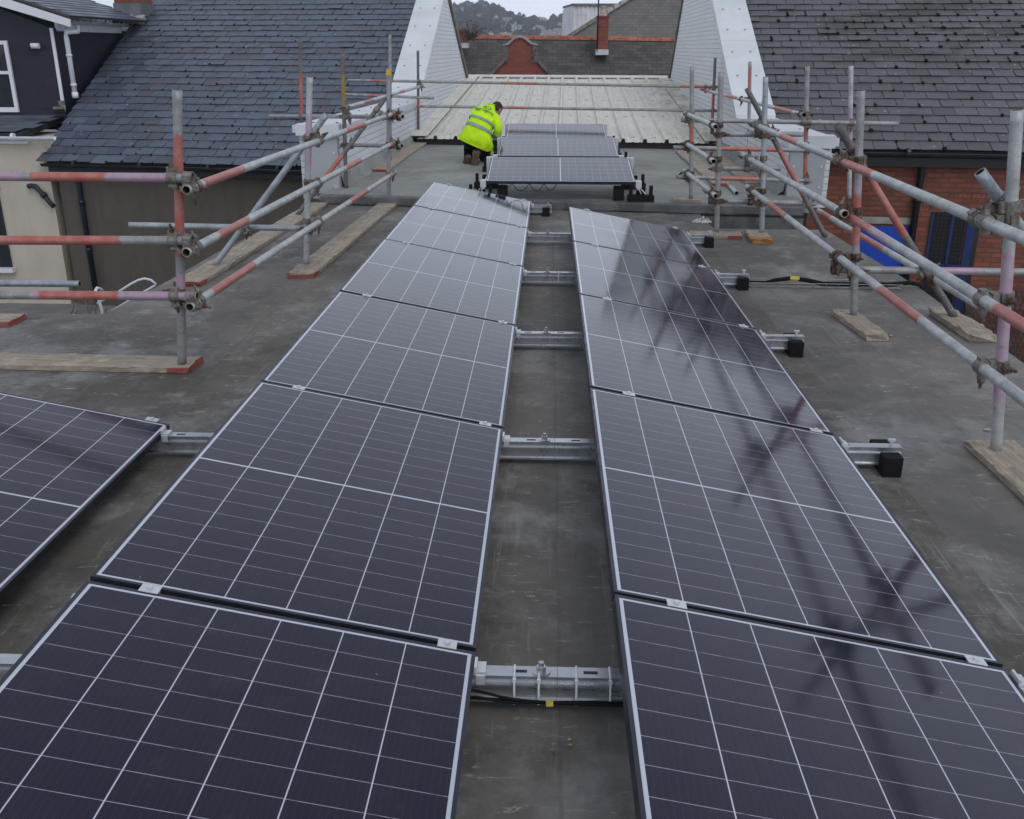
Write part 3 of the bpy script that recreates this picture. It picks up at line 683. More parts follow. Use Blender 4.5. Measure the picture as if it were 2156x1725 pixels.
# bargeboard and verge
b = MB(); a = ony(148, 41, YF-.30); c = ony(-200, -72, YF-.30)
a2 = ony(148, 57, YF-.30); c2 = ony(-200, -46, YF-.30)
b.prism([a, c, c2, a2], (0, .03, 0)); b.build('bargeboard', 'upvc', dh)
b = MB(); d = (c-a); up = Vector((0, 0, .03)); b.prism([a+up, c+up, c+up*2.2, a+up*2.2], (0, 3.9, 0)); 
rfm = b.build('roof', 'slate_gable', dh)
b = MB(); r = random.Random(4)
dn = d.normalized(); nrm = Vector((0, 1, 0)).cross(dn); nrm = nrm if nrm.z > 0 else -nrm
for j in range(13):                                       # visible courses of the dormer roof, running away from us
    for k in range(12):
        s = j*.2-.04; y = k*.33+(.165 if j % 2 else 0)
        p = a+up*2.2+dn*s+Vector((0, y, 0))
        b.hexa([p+nrm*.004, p+Vector((0, .325, 0))+nrm*.004, p+Vector((0, .325, 0))+dn*.24, p+dn*.24, p+nrm*.02, p+Vector((0, .325, 0))+nrm*.02, p+Vector((0, .325, 0))+dn*.24+nrm*.008, p+dn*.24+nrm*.008])
b.build('roof_slates', 'slate_l', rfm)
g0 = onx(146, 44, XS+.10); g1 = onx(270, 47, XS+.10)
half_gutter(dh, g0, Vector((g1.x, g1.y, g0.z)), .065, 'upvc')
b = MB(); b.hexa([Vector((XS-.02, g0.y-.4, g0.z-.20)), Vector((XS+.05, g0.y-.4, g0.z-.20)), Vector((XS+.05, g1.y-.3, g0.z-.20)), Vector((XS-.02, g1.y-.3, g0.z-.20)), Vector((XS-.02, g0.y-.4, g0.z-.01)), Vector((XS+.05, g0.y-.4, g0.z-.01)), Vector((XS+.05, g1.y-.3, g0.z-.01)), Vector((XS-.02, g1.y-.3, g0.z-.01))]); b.build('soffit_board', 'upvc', dh)
b = MB(); b.box((XS-.01, YF-.012, 1.33), (.06, .03, 1.55)); b.build('corner_trim', 'upvc', dh)
t0 = ony(162, 53, YF+.35); t1 = ony(138, 68, YF+.1); t2 = ony(141, 206, YF+.1)
b = MB(); b.path([t0, t0-Vector((0, 0, .12)), t1, t1-Vector((0, 0, .1)), Vector((t1.x, t1.y, t2.z))], .048, 10)
for z in (.35, .8): p = Vector((t1.x, t1.y, lerp(t1.z, t2.z, z))); b.ring(p, (0, 0, 1), .04, .06, .04)
b.ring(Vector((t1.x, t1.y, t2.z+.05)), (0, 0, 1), .03, .062, .11); b.build('downpipe', 'upvc', dh, True)
# window of the gable
b = MB(); x1 = DF(16, 86).x; z1 = DF(16, 86).z; z0 = DF(16, 236).z
for xa, xb, za, zb in ((x1-.07, x1, z0, z1), (x1-1.2, x1-.07, z1-.07, z1), (x1-1.2, x1-.07, z0, z0+.09), (x1-1.2, x1-.07, z1-.62, z1-.56), (x1-1.2, x1-1.13, z0+.09, z1-.07)):
    b.hexa([Vector((xa, YF-.05, za)), Vector((xb, YF-.05, za)), Vector((xb, YF+.02, za)), Vector((xa, YF+.02, za)), Vector((xa, YF-.05, zb)), Vector((xb, YF-.05, zb)), Vector((xb, YF+.02, zb)), Vector((xa, YF+.02, zb))])
wf = b.build('window', 'upvc', dh)
b = MB(); b.box((x1-.6, YF-.008, (z0+z1)/2), (1.05, .012, z1-z0-.1)); b.build('pane', 'window_glass', wf)
b = MB(); p = DF(76, 97); b.cyl(p+Vector((-.10, .0, 0)), p+Vector((-.10, -.14, -.01)), .055, 12, 0); b.build('light_base', 'black', dh)
b = MB(); b.cyl(p+Vector((-.055, -.08, 0)), p+Vector((.10, -.08, 0)), .052, 14); b.build('wall_lamp', 'upvc', dh)
# lean-to slate strip, gutter and cream wall
yc = 18.10
zg = ony(60, 286, yc-.1).z
b = MB(); lo = Vector((-15.4, yc-.08, zg+.06)); hi = Vector((-15.4, YF-.01, ony(60, 243, YF).z)); w = XS-.35+15.4
for i in range(5):
    t0_, t1_ = i/5, (i+1.25)/5
    for k in range(17):
        x0 = k*.345+(.17 if i % 2 else 0); 
        if x0+.34 > w+.45: continue
        q0, q1 = lo.lerp(hi, t0_), lo.lerp(hi, min(1, t1_))
        b.hexa([q0+Vector((x0, 0, .008)), q0+Vector((x0+.338, 0, .008)), q1+Vector((x0+.338, 0, -.004)), q1+Vector((x0, 0, -.004)), q0+Vector((x0, 0, .018)), q0+Vector((x0+.338, 0, .018)), q1+Vector((x0+.338, 0, .006)), q1+Vector((x0, 0, .006))])
ln = b.build('lean_to_roof', 'slate_l', dh)
b = MB(); b.prism([lo-Vector((0, 0, .02)), lo+Vector((w+.3, 0, -.02)), hi+Vector((w+.3, 0, -.02)), hi-Vector((0, 0, .02))], (0, 0, -.1)); b.build('roof_boarding', 'black', ln)
b = MB(); b.prism([Vector((XS, YF-.4, .16)), Vector((-9.40, YF-.4, .18)), Vector((-9.40, 24.5, 2.5)), Vector((XS, 24.5, 2.45))], (0, 0, -.08)); b.build('lead_valley', 'black_gutter', dh)
b = MB(); p = ony(125, 232, YF-.3); b.box(p, (.20, .34, .05), Euler((-.3, 0, .4)).to_matrix()); b.box(p+Vector((-.03, .2, .12)), (.09, .1, .09)); b.build('lead_saddle', 'stone', dh)
half_gutter(dh, Vector((-15.4, yc-.14, zg)), Vector((ony(123, 290, yc).x, yc-.14, zg-.02)), .06, 'upvc')
b = MB(); b.box((-12.7, yc-.03, zg-.10), (6.0, .05, .10)); b.build('fascia_board', 'upvc', dh)
xr = ony(110, 400, yc).x
b = MB(); b.prism([(-15.4, yc, GZ), (xr, yc, GZ), (xr, yc+1.5, GZ), (-15.4, yc+1.5, GZ)], (0, 0, zg-.06-GZ)); b.build('wall', 'cream_render', dh)
b = MB(); x1 = ony(12, 480, yc).x; z1 = ony(12, 398, yc).z; z0 = ony(12, 562, yc).z
b.hexa([Vector((x1-1, yc-.03, z0)), Vector((x1, yc-.03, z0)), Vector((x1, yc+.02, z0)), Vector((x1-1, yc+.02, z0)), Vector((x1-1, yc-.03, z1)), Vector((x1, yc-.03, z1)), Vector((x1, yc+.02, z1)), Vector((x1-1, yc+.02, z1))]); wl = b.build('window', 'window_glass', dh)
b = MB(); b.box((x1-.45, yc-.06, z0-.05), (1.0, .12, .09)); b.build('sill', 'upvc', wl); b = MB(); b.box((x1-.45, yc-.04, z1+.06), (1.0, .08, .07)); b.build('frame', 'upvc', wl); b = MB(); b.box((x1-.24, yc-.16, z1+.36), (.42, .03, .66), Euler((-.35, 0, .12)).to_matrix()); b.build('open_casement', 'upvc', wl)
b = MB(); q = [ony(u, v, yc-.07) for u, v in ((59, 393), (66, 391), (74, 392), (80, 399), (92, 411), (106, 428), (114, 436))]; b.path(q, .045, 10); b.ring(q[4], q[5]-q[3], .04, .062, .08); b.build('waste_pipe', 'navy_pipe', dh, True)

# ------------------------------------------------------------------ buildings beyond the metal roof
def uvquad(b, pts, w, h): b.poly(pts, 0, [(0, 0), (w, 0), (w, h), (0, h)])
fh = thing('far_terrace', 'slate roofed terrace with a red ridge behind the metal roof', 'house', (2, 40, GZ))
YR = 42.
rl = ony(955, 77.5, YR); rr = ony(1445, 84, YR); rl = rl+(rl-rr)*.35; rr = rr+(rr-rl)*.25
dn_ = Vector((0, -4.2, -3.25))
b = MB(); W_ = (rr-rl).length; uvquad(b, [rl+dn_, rr+dn_, rr, rl], W_, dn_.length); b.poly([rl+dn_-Vector((0, -.05, .12)), rr+dn_-Vector((0, -.05, .12)), rr-Vector((0, 0, .12)), rl-Vector((0, 0, .12))]); b.poly([rl, rr, rr+Vector((0, 4.2, -3.25)), rl+Vector((0, 4.2, -3.25))])
b.build('roof', 'slate_far', fh)
b = MB(); zt = (rl+dn_).z-.1; b.prism([(rl.x, YR-4.0, GZ), (rr.x, YR-4.0, GZ), (rr.x, YR+4.0, GZ), (rl.x, YR+4.0, GZ)], (0, 0, zt-GZ)); b.build('wall', 'far_brick', fh)
b = MB(); n = int(W_/.46); dd = (rr-rl)/n
for i in range(n):
    p = rl+dd*i; o_ = dd*.03
    A = [Vector((0, -.13, -.06)), Vector((0, -.07, .05)), Vector((0, 0, .09)), Vector((0, .07, .05)), Vector((0, .13, -.06))]
    b.prism([p+o_+q for q in A], dd*.94)
    if i % 5 == 1: b.box(p+dd*.5+Vector((0, -.085, .02)), (.28, .03, .035))
b.build('ridge_tiles', 'ridge_tile', fh)
# shaped brick gable
MAT['buff_pot'] = simple('buff_pot', (.40, .36, .29), .85, 0, .2, 8); MAT['blue_coping'] = simple('blue_coping', (.28, .30, .34), .7, 0, .2, 4)
YG = 38.9
def G(u, v, d=0.): return ony(u, v, YG-d)
gb = thing('shaped_gable', 'red brick gable with curved stone coping in front of the far slate roof', 'gable', G(1097, 160))
def gz(X, Y): return (923.3+X*.243, Y*.243)
body = [(440, 700), (450, 655), (545, 545), (607, 535), (607, 392), (650, 350), (700, 326), (755, 345), (815, 390), (812, 540), (865, 548), (985, 665), (1000, 700)]
b = MB(); b.prism([G(*gz(*q)) for q in body], (0, .35, 0)); b.build('brickwork', 'far_brick', gb)
arch = [(555, 384), (600, 374), (628, 345), (660, 318), (700, 305), (742, 314), (775, 340), (805, 365), (866, 383)]
inn = [(860, 394), (800, 384), (768, 358), (738, 334), (700, 325), (664, 336), (636, 362), (605, 390), (560, 396)]
b = MB(); b.prism([G(*gz(*q), .08) for q in arch+inn], (0, .5, 0)); b.build('curved_coping', 'blue_coping', gb)
for pts, cx, pts2 in (([(563, 396), (605, 390), (607, 535), (588, 535), (588, 490), (563, 488)], 570, [(556, 512), (582, 525), (462, 655), (440, 655)]), ([(860, 394), (818, 390), (812, 540), (808, 540), (808, 470), (860, 470)], 848, [(862, 512), (840, 522), (968, 662), (1000, 662)])):
    b = MB(); b.prism([G(*gz(*q), .05) for q in pts], (0, .42, 0)); c = G(*gz(cx, 507), .12); b.cyl(c, c+Vector((0, .3, 0)), .10, 12); b.build('stone_bracket', 'stone', gb)
    b = MB(); b.prism([G(*gz(*q), .10) for q in pts2], (0, .48, 0)); b.build('sloping_coping', 'stone', gb)
for label, x0, x1, yt, yb, lb, pot, d in (('tall red brick chimney with a clay pot on the far red ridge', 1256.3, 1282.0, 34, 104.5, 116, True, 40.7), ('short red brick chimney with a shrub growing beside it', 958, 983.5, 64, 91, 101.5, False, 40.5)):
    p0, p1 = ony(x0, yb, d), ony(x1, yt, d)
    cr = thing('far_chimney', label, 'chimney', ((p0.x+p1.x)/2, d, p0.z))
    b = MB(); xm = (p0.x+p1.x)/2; w = p1.x-p0.x; h = p1.z-p0.z; b.box((xm, d+.3, p0.z+h/2), (w, .6, h))
    b.box((xm, d+.3, p1.z-.02), (w+.06, .68, .07)); b.box((xm, d+.3, p1.z-h*.30), (w+.03, .64, .05)); b.build('stack', 'far_brick', cr)
    b = MB(); z0 = ony(x0, lb, d).z; b.box((xm, d+.25, (z0+p0.z)/2), (w+.06, .74, p0.z-z0)); b.build('lead_apron', 'alu_white', cr)
    if pot:
        b = MB(); b.cyl((xm, d+.3, p1.z), (xm, d+.3, p1.z+.1), .18, 12, 0, .15); b.cyl((xm, d+.3, p1.z+.1), (xm, d+.3, p1.z+.36), .13, 12, 0, .115); b.ring((xm, d+.3, p1.z+.34), (0, 0, 1), .09, .145, .06); b.build('chimney_pot', 'buff_pot', cr)
p = ony(1257, 110, 40.6); pole = MB(); pole.cyl(p, p+Vector((0, 0, 2.9)), .028, 8); pole.box(p+Vector((.04, 0, 1.75)), (.10, .06, .02)); tag(pole.build('aerial_pole', 'black', None, True, p), 'thin dark pole standing against the tall red brick chimney', 'pole')
# shrub in the gutter of the short chimney
sh = thing('shrub', 'scraggy dark shrub growing out of the far roof by the short chimney', 'shrub', ony(995, 95, 40.2))
b = MB(); r = random.Random(5); base = ony(990, 84, 40.2); lf = MB()
for i in range(26):
    a = r.uniform(-1.1, 1.25); L = r.uniform(.25, .95); t = base+Vector((math.sin(a)*L, r.uniform(-.2, .2), math.cos(a)*L*.85)); mid_ = base.lerp(t, .5)+Vector((r.uniform(-.05, .05), 0, .06)); b.path([base, mid_, t], [.014, .01, .005], 5)
    for k in range(9):
        c = base.lerp(t, r.uniform(.2, 1))+Vector((r.uniform(-.09, .09), r.uniform(-.09, .09), r.uniform(-.12, .06))); s = r.uniform(.02, .05); e = Euler((r.uniform(0, 6), r.uniform(0, 6), 0)).to_matrix()
        lf.poly([c+e @ Vector(q) for q in ((-s, 0, 0), (0, -s*.5, 0), (s, 0, 0), (0, s*.5, 0))])
MAT['shrub_leaf'] = simple('shrub_leaf', (.045, .05, .035), .8, 0, .5, 20); MAT['twig'] = simple('twig', (.06, .05, .04), .9, 0, .4, 30)
b.build('stems', 'twig', sh); lf.build('leaves', 'shrub_leaf', sh)
# big plain slate gable and corrugated shed
sb = thing('slate_warehouse', 'large building with a worn slate roof and stone edge behind the far chimney', 'building', (8, 60, GZ))
SY = 62.
e0 = ony(1196, 84, SY); e1 = e0+Vector((14, 0, 0)); dirv = Vector((0, .62, .72))
pn = Vector((0, -.72, .62)); pcst = e0.dot(pn)
tl = onpl(1352, -14, pn, pcst); t2_ = onpl(1420, -50, pn, pcst)
b = MB(); b.poly([e0-dirv*3, e1-dirv*3, e1+dirv*9, t2_, tl, e0], 0, [(p.x, (p-e0).dot(dirv)) for p in (e0-dirv*3, e1-dirv*3, e1+dirv*9, t2_, tl, e0)])
b.build('roof', 'slate_gable', sb)
b = MB(); ed = (tl-e0); sd = Vector((-.36, 0, .02)); b.hexa([e0-pn*.05, e0+sd-pn*.05, tl+sd-pn*.05, tl-pn*.05, e0+pn*.12, e0+sd+pn*.12, tl+sd+pn*.12, tl+pn*.12]); 
b.build('verge_stones', 'stone', sb)
b = MB()
for i in range(5): p = e0.lerp(tl, .50+.09*i)+pn*.14+sd*.4; b.box(p, (.42, .3, .06), Euler((.8, -.5, 0)).to_matrix())
b.build('patched_mortar', 'mortar', sb)
b = MB(); b.prism([(e0.x, SY-1.7, GZ), (e1.x, SY-1.7, GZ), (e1.x, SY+8, GZ), (e0.x+8, SY+8, GZ)], (0, 0, 3)); b.build('wall', 'stone', sb)
MAT['shed_sheet'] = simple('shed_sheet', (.64, .65, .67), .55, 0, .12, .8, 0, 60, .4, (.30, .27, .25), .55, .5)
MAT['shed_end'] = simple('shed_end', (.62, .63, .645), .55, 0, .10, .8, 0, 60, .4)
sd_ = thing('corrugated_shed', 'pale grey corrugated shed standing below the hill', 'shed', (8, 95, GZ))
YS = 95.; a = ony(1206, 12, YS); l = ony(1187, 28, YS+5)
b = MB(); x = a.x; xs = []
k = 0
while x < a.x+11: xs.append((x, .09 if k % 4 in (1, 2) else 0)); x += .10; k += 1
for (xa, ha), (xb, hb) in zip(xs[:-1], xs[1:]): b.poly([(xa, YS-ha, GZ), (xb, YS-hb, GZ), (xb, YS-hb, a.z), (xa, YS-ha, a.z)])
b.build('cladding', 'shed_sheet', sd_)
b = MB(); b.poly([(a.x, YS, GZ), (l.x, YS+5, GZ), (l.x, YS+5, l.z+.4), (a.x, YS, a.z)]); b.poly([(l.x, YS+5, GZ), (l.x, YS+16, GZ), (l.x, YS+16, l.z), (l.x, YS+5, l.z+.4)]); b.build('wall', 'shed_end', sd_)
b = MB(); b.box((a.x+5.5, YS-.05, a.z+.06), (11.2, .3, .22)); b.prism([(a.x, YS-.1, a.z), (l.x-.1, YS+5, l.z+.4), (l.x-.1, YS+5, l.z+.6), (a.x, YS-.1, a.z+.18)], (0, .2, 0)); b.prism([(a.x, YS, a.z), (a.x+11, YS, a.z), (a.x+11, YS+16, a.z+.4), (l.x, YS+16, a.z)], (0, 0, .05)); b.build('roof_edge', 'stone', sd_)

# ------------------------------------------------------------------ wooded hillside with houses
HP = [(-900, 30), (-300, 34), (-150, 39), (-128, 41), (-100, 44), (-75, 40), (-55, 37), (-40, 30), (-20, 28), (0, 25), (18, 29), (40, 33), (120, 30), (900, 20)]
def hill_z(x, y):
    t = min(1, max(0, (y-520)/760.)); t = t*t*(3-2*t)
    xs_ = x*1280/max(y, 600)
    for (a, za), (c, zc) in zip(HP[:-1], HP[1:]):
        if a <= xs_ <= c: h = lerp(za, zc, (xs_-a)/(c-a)); break
    else: h = 25
    return GZ+(h+3)*t+2*math.sin(x*.05+y*.03)*t-1.5
b = MB(); nx, ny = 90, 26; g_ = [[b.vert((x, y, hill_z(x, y))) for x in [lerp(-400, 400, i/nx) for i in range(nx+1)]] for y in [lerp(480, 1900, j/ny) for j in range(ny+1)]]
for j in range(ny):
    for i in range(nx): b.face((g_[j][i], g_[j][i+1], g_[j+1][i+1], g_[j+1][i]))
MAT['hill'] = simple('hill', (.05, .055, .04), .95, 0, .4, .02)
tag(b.build('hillside', 'hill', None, True), kind='structure')
def hill_at(u, v):
    d = ray(u, v)
    for k in range(520, 1500, 4):
        p = C0+d*(k/d.y)
        if p.z < hill_z(p.x, p.y): return p
    return None
r = random.Random(21); hs = []
HW = [simple('house_wall_%d' % i, c, .8, 0, .05, .05) for i, c in enumerate(((.90, .90, .88), (.82, .80, .76), (.62, .54, .48)))]
HR = [simple('house_roof_%d' % i, c, .8, 0, .1, .1) for i, c in enumerate(((.20, .205, .22), (.22, .19, .18)))]
protos = []
for wi, wm in enumerate(HW):
    for ri, rm in enumerate(HR):
        W2, D2, H2, P2 = 4.6+wi*.5, 3.6, 4.6+ri*.5, 2.6
        b = MB(); b.box((0, 0, H2/2-1), (2*W2, 2*D2, H2+2))
        b.prism([(-W2-.3, -D2-.4, H2), (-W2-.3, D2+.4, H2), (-W2-.3, 0, H2+P2)], (2*W2+.6, 0, 0), 1)
        for wxn in (-.6, -.2, .25, .62):
            for wz in (.9, 3.1): b.box((W2*wxn, -D2-.02, wz+.5), (1.2, .06, 1.2), None, 2)
        b.box((W2*.7, .3, H2+P2*.8), (.9, .9, 2.2), None, 0)
        o = b.build('hillside_house', [wm, rm, 'window_glass']); protos.append(o)
HL = 'small pale house among the trees on the far hillside'
for o in protos: tag(o, HL, 'house', 'houses on the far hillside')
cnt = 0; tries = 0; used = []
while cnt < 92 and tries < 6000:
    tries += 1
    u = r.uniform(958, 1192); v = 96-abs(r.gauss(0, 1))*30 if r.random() < .7 else r.uniform(22, 95)
    if not 16 < v < 97: continue
    if 1000 < u < 1070 and v > 50 and r.random() < .75: continue
    if u < 1000 and r.random() < .5: continue
    p = hill_at(u, v)
    if p is None or any((p-q).length < 15 for q in hs): continue
    hs.append(p)
    o = protos[cnt] if cnt < len(protos) else protos[r.randrange(len(protos))].copy()
    if cnt >= len(protos): COL.objects.link(o)
    o.location = (p.x, p.y, hill_z(p.x, p.y)); o.rotation_euler = (0, 0, r.choice((0, .35, -.4, .8, 1.4))+r.uniform(-.1, .1)); s_ = r.uniform(.75, 1.15)*(p.y/1000)**.5; o.scale = (s_, s_, s_)
    cnt += 1
ico = bmesh.new(); bmesh.ops.create_icosphere(ico, subdivisions=1, radius=1); iv = [v.co.copy() for v in ico.verts]; fc = [[v.index for v in f.verts] for f in ico.faces]; ico.free()
b = MB()
for k in range(2600):
    u = r.uniform(930, 1215); v = r.uniform(4, 98)
    p = hill_at(u, v)
    if p is None: continue
    if any(abs(p.x-q.x) < 9 and -r.choice((12, 32, 32, 60)) < p.y-q.y < 4 for q in hs): continue
    z = hill_z(p.x, p.y); R_ = r.uniform(3.2, 7.5)
    for q in range(r.randrange(2, 5)):
        c = Vector((p.x+r.uniform(-.6, .6)*R_, p.y+r.uniform(-.5, .5)*R_, z+R_*r.uniform(.5, 1.5))); i = len(b.v); rr2 = R_*r.uniform(.4, .8)
        for w in iv: b.v.append(c+w*rr2*r.uniform(.65, 1.3))
        for f in fc: b.face([i+t for t in f], 0)
MAT['far_trees'] = None
g = NG('far_trees'); rnd_ = g.n('ShaderNodeNewGeometry').outputs['Random Per Island']; MAT['far_trees'] = g.set(g.mix(g.ramp(g.noise(.03, 3), .4, .65), g.mix(rnd_, (.022, .026, .018), (.05, .052, .034)), g.mix(rnd_, (.06, .042, .032), (.045, .04, .03))), .95, 0, .1)
tag(b.build('hillside_trees', 'far_trees'), 'dark mass of bare and evergreen trees covering the far hillside', 'trees', None, 'stuff')

# ------------------------------------------------------------------ solar panels
PW, PL, TILT = 1.134, 1.722, 0.190034
XL, YL, XR, YR_ = -0.19055, 2.34712, 1.31495, 2.32705
ZP = .12
def make_panel(label, loc, rot, group):
    t = thing('solar_module', label, 'solar panel', loc, group, rot)
    b = MB(); fw, fh = .011, .032
    for x0, x1, y0, y1 in ((-fw, 0, 0, PL), (-PW, -PW+fw, 0, PL), (-PW+fw, -fw, 0, fw), (-PW+fw, -fw, PL-fw, PL)):
        b.hexa([(x0, y0, -fh), (x1, y0, -fh), (x1, y1, -fh), (x0, y1, -fh), (x0, y0, .0015), (x1, y0, .0015), (x1, y1, .0015), (x0, y1, .0015)])
    f = b.build('frame', 'black_anod'); f.parent = t
    b = MB(); e = fw+.0005
    b.poly([(-PW+e, e, 0), (-e, e, 0), (-e, PL-e, 0), (-PW+e, PL-e, 0)], 0, [(0+e, e), (PW-e, e), (PW-e, PL-e), (e, PL-e)])
    b.poly([(-PW+e, e, -.006), (-e, e, -.006), (-e, PL-e, -.006), (-PW+e, PL-e, -.006)], 1, [(0, 0)]*4)
    gl = b.build('glass', ['pv', 'pv_back']); gl.parent = t
    return t
GP = 'solar panels on the lower felt roof'
ordn = ['nearest the camera', 'second', 'third', 'fourth', 'fifth', 'farthest']
proto = None
def place(label, loc, rot, group):
    global proto
    if proto is None: proto = make_panel(label, loc, rot, group); return proto
    c = copy_tree(proto); c.location = loc; c.rotation_euler = rot; tag(c, label, None, group); return c
lr = random.Random(8)
def tl_(): return TILT+lr.uniform(-.002, .002)
LL = ['solar panel nearest the camera in the left row, cut by the bottom edge', 'second solar panel from the camera in the left row, beyond the first rail',
      'third solar panel from the camera in the left row', 'fourth solar panel from the camera in the left row', 'fifth solar panel from the camera in the left row',
      'farthest solar panel of the left row, reflecting the yellow jacket']
for i in range(6): place(LL[i], (XL, YL+1.742*(i-1)+.010, ZP), (0, tl_(), 0), GP)
RL = ['solar panel nearest the camera in the right row, cut by the bottom right corner', 'second solar panel from the camera in the right row, beside the first black feet',
      'third solar panel from the camera in the right row', 'fourth solar panel from the camera in the right row, reflecting scaffold poles', 'farthest solar panel of the right row, by the roof step']
for i in range(5): place(RL[i], (XR, YR_+1.742*(i-1)+.010, ZP), (0, tl_(), 0), GP)
place('solar panel at the left edge of the picture beside the left row', (-1.745, 2.345, ZP), (0, TILT, 0), GP)
FX, FY, FZ, FT = .143, (11.222, 13.981, 16.814), .32, .138
FL = ['front solar panel on the upper roof, nearest the roof step', 'middle solar panel on the upper roof, beside the kneeling worker', 'rear solar panel on the upper roof, nearest the metal roof']
for i in range(3): place(FL[i], (FX-PL/2-.003*(FY[i]-11.2), FY[i], FZ), (0, FT, R(-90)), 'solar panels on the upper roof')

# ------------------------------------------------------------------ mounting rails
def rail_profile(b, x0, x1, y, z0, mi=0):
    A = [(-.034, 0), (.034, 0), (.034, .007), (.021, .010), (.021, .046), (.031, .049), (.031, .056), (.017, .058), (.017, .074), (.024, .076), (.024, .082), (-.024, .082), (-.024, .076), (-.017, .074), (-.017, .058), (-.031, .056), (-.031, .049), (-.021, .046), (-.021, .010), (-.034, .007)]
    b.prism([(x0, y+q[0], z0+q[1]) for q in A], (x1-x0, 0, 0), mi)
def clampz(xlow, d): return Vector((xlow-d*math.cos(TILT), 0, ZP+d*math.sin(TILT)))
def foot_pads(root, x, y):
    for s in (-1, 1):
        b = MB(); b.box((x, y+s*.075, .047), (.082, .070, .094)); o = b.build('rubber_block', 'rubber', root)
        bv = o.modifiers.new('bevel', 'BEVEL'); bv.width = .004; bv.segments = 2
    b = MB(); b.box((x, y, .0135), (.078, .078, .025)); b.build('rubber_pad', 'rubber', root)
RYS = [2.27, 3.98, 5.72, 7.43, 9.12, 10.86]
for k, y in enumerate(RYS):
    hasR, ll = k < 5, k in (0, 1)
    x0 = -2.95 if ll else -1.40; x1 = 1.585 if hasR else .035
    names = ['aluminium mounting rail nearest the camera, with cables strapped along it', 'second aluminium rail from the camera crossing the gap between panel rows', 'third aluminium rail from the camera crossing the gap between panel rows',
             'fourth aluminium rail from the camera crossing the gap between panel rows', 'fifth aluminium rail from the camera, just before the far end of the right row', 'short rail end with black feet beside the farthest left panel']
    root = thing('mounting_rail', names[k], 'rail', (0, y, 0), 'aluminium rails under the panel rows')
    b = MB(); xs_ = .045
    rail_profile(b, x0, xs_, y, .026); rail_profile(b, xs_+.0015, x1, y, .026) if hasR else None
    rp = b.build('rail_profile', 'alu', root)
    b = MB()
    for i in range(int((x1-x0)/.20)):
        x = x0+.09+i*.20
        b.box((x, y, .1083), (.040, .012, .0012))
    b.build('slots', 'black', rp)
    b = MB(); b.cyl((0, y, .1075), (0, y, .112), .026, 16); b.cyl((0, y, .112), (0, y, .127), .014, 6); b.cyl((0, y, .127), (0, y, .140), .008, 10); b.build('bolt', 'alu', root)
    gapy = YL+1.742*k
    rows = [(XL, gapy)] + ([(XR, YR_+1.742*k)] if hasR else []) + ([(-1.745, 2.345+1.722 + .012)] if k == 1 else [])
    for xl, gy in rows:
        for d in (.085, .955):
            p = clampz(xl, d); rot = Euler((0, TILT, 0)).to_matrix(); c = Vector((p.x, gy, p.z))
            b = MB(); b.box(c+Vector((0, 0, .0035)), (.056, .036, .003), rot); b.box(c+Vector((0, 0, -.012)), (.050, .008, .030), rot); b.cyl(c+Vector((0, 0, .006)), c+Vector((0, 0, .013)), .0085, 8); b.build('clamp', 'alu_white', root)
        # hook at the low edge and stand at the high edge
        b = MB(); b.box((xl+.016, y+.004, .112), (.036, .050, .010)); b.box((xl+.006, y, .122), (.008, .050, .026)); b.box((xl+.020, y-.030, .098), (.026, .008, .030)); b.build('low_bracket', 'alu_white', root)
        h = clampz(xl, 1.118)
        b = MB(); b.box((h.x+.05, y, (.10+h.z-.04)/2), (.04, .05, h.z-.145)); b.box((h.x+.03, y, h.z-.045), (.07, .045, .012))
        if xl == XL: b.box((h.x-.010, y, h.z-.030), (.022, .035, .035)); b.box((h.x-.018, y, h.z-.010), (.022, .022, .008))
        b.build('high_bracket', 'alu', root)
    if hasR: foot_pads(root, 1.525, y)
    else: foot_pads(root, -.02, y-.03)
    if hasR:
        b = MB(); c = Vector((1.535, y-.02, .108)); b.cyl(c, c+Vector((0, 0, .03)), .008, 8); b.box(c+Vector((0, 0, .034)), (.032, .014, .010)); b.build('hammer_bolt', 'alu_white', root)
    for x in (-.62, -1.25): 
        b = MB(); b.box((x, y, .0135), (.2, .16, .025)); b.build('rubber_pad', 'rubber', root)
    if k in (0, 3):
        b = MB()
        for x in ((-.075, -.006, .10, .195) if k == 0 else (.09,)): b.path([(x, y+.026, .109), (x, y-.026, .1105), (x, y-.038, .075), (x, y-.046, .03)], .0035, 6); b.box((x, y-.030, .098), (.010, .008, .012))
        b.build('cable_ties', 'cable_tie', root)
b = MB()
for dz, ph in ((0, 0), (.012, 1.4), (-.01, 2.6)):
    b.path([(x, 2.218-.006*math.sin(x*9+ph), .043+dz*(.4+.6*math.cos(x*6+ph))+.022*math.exp(-((x+.2)/.08)**2)*(1 if ph > 1 else .2)) for x in [lerp(-.6, .9, i/40) for i in range(41)]], .0042, 6)
cb_ = tag(b.build('solar_cable', 'rubber', None, True, (0, 2.2, .04)), 'black solar cables with a yellow tag strapped along the nearest rail', 'cable')
b = MB(); b.box((.025, 2.208, .049), (.020, .010, .017), Euler((-.3, 0, .05)).to_matrix()); b.build('cable_tag', 'yellow_tag', cb_)

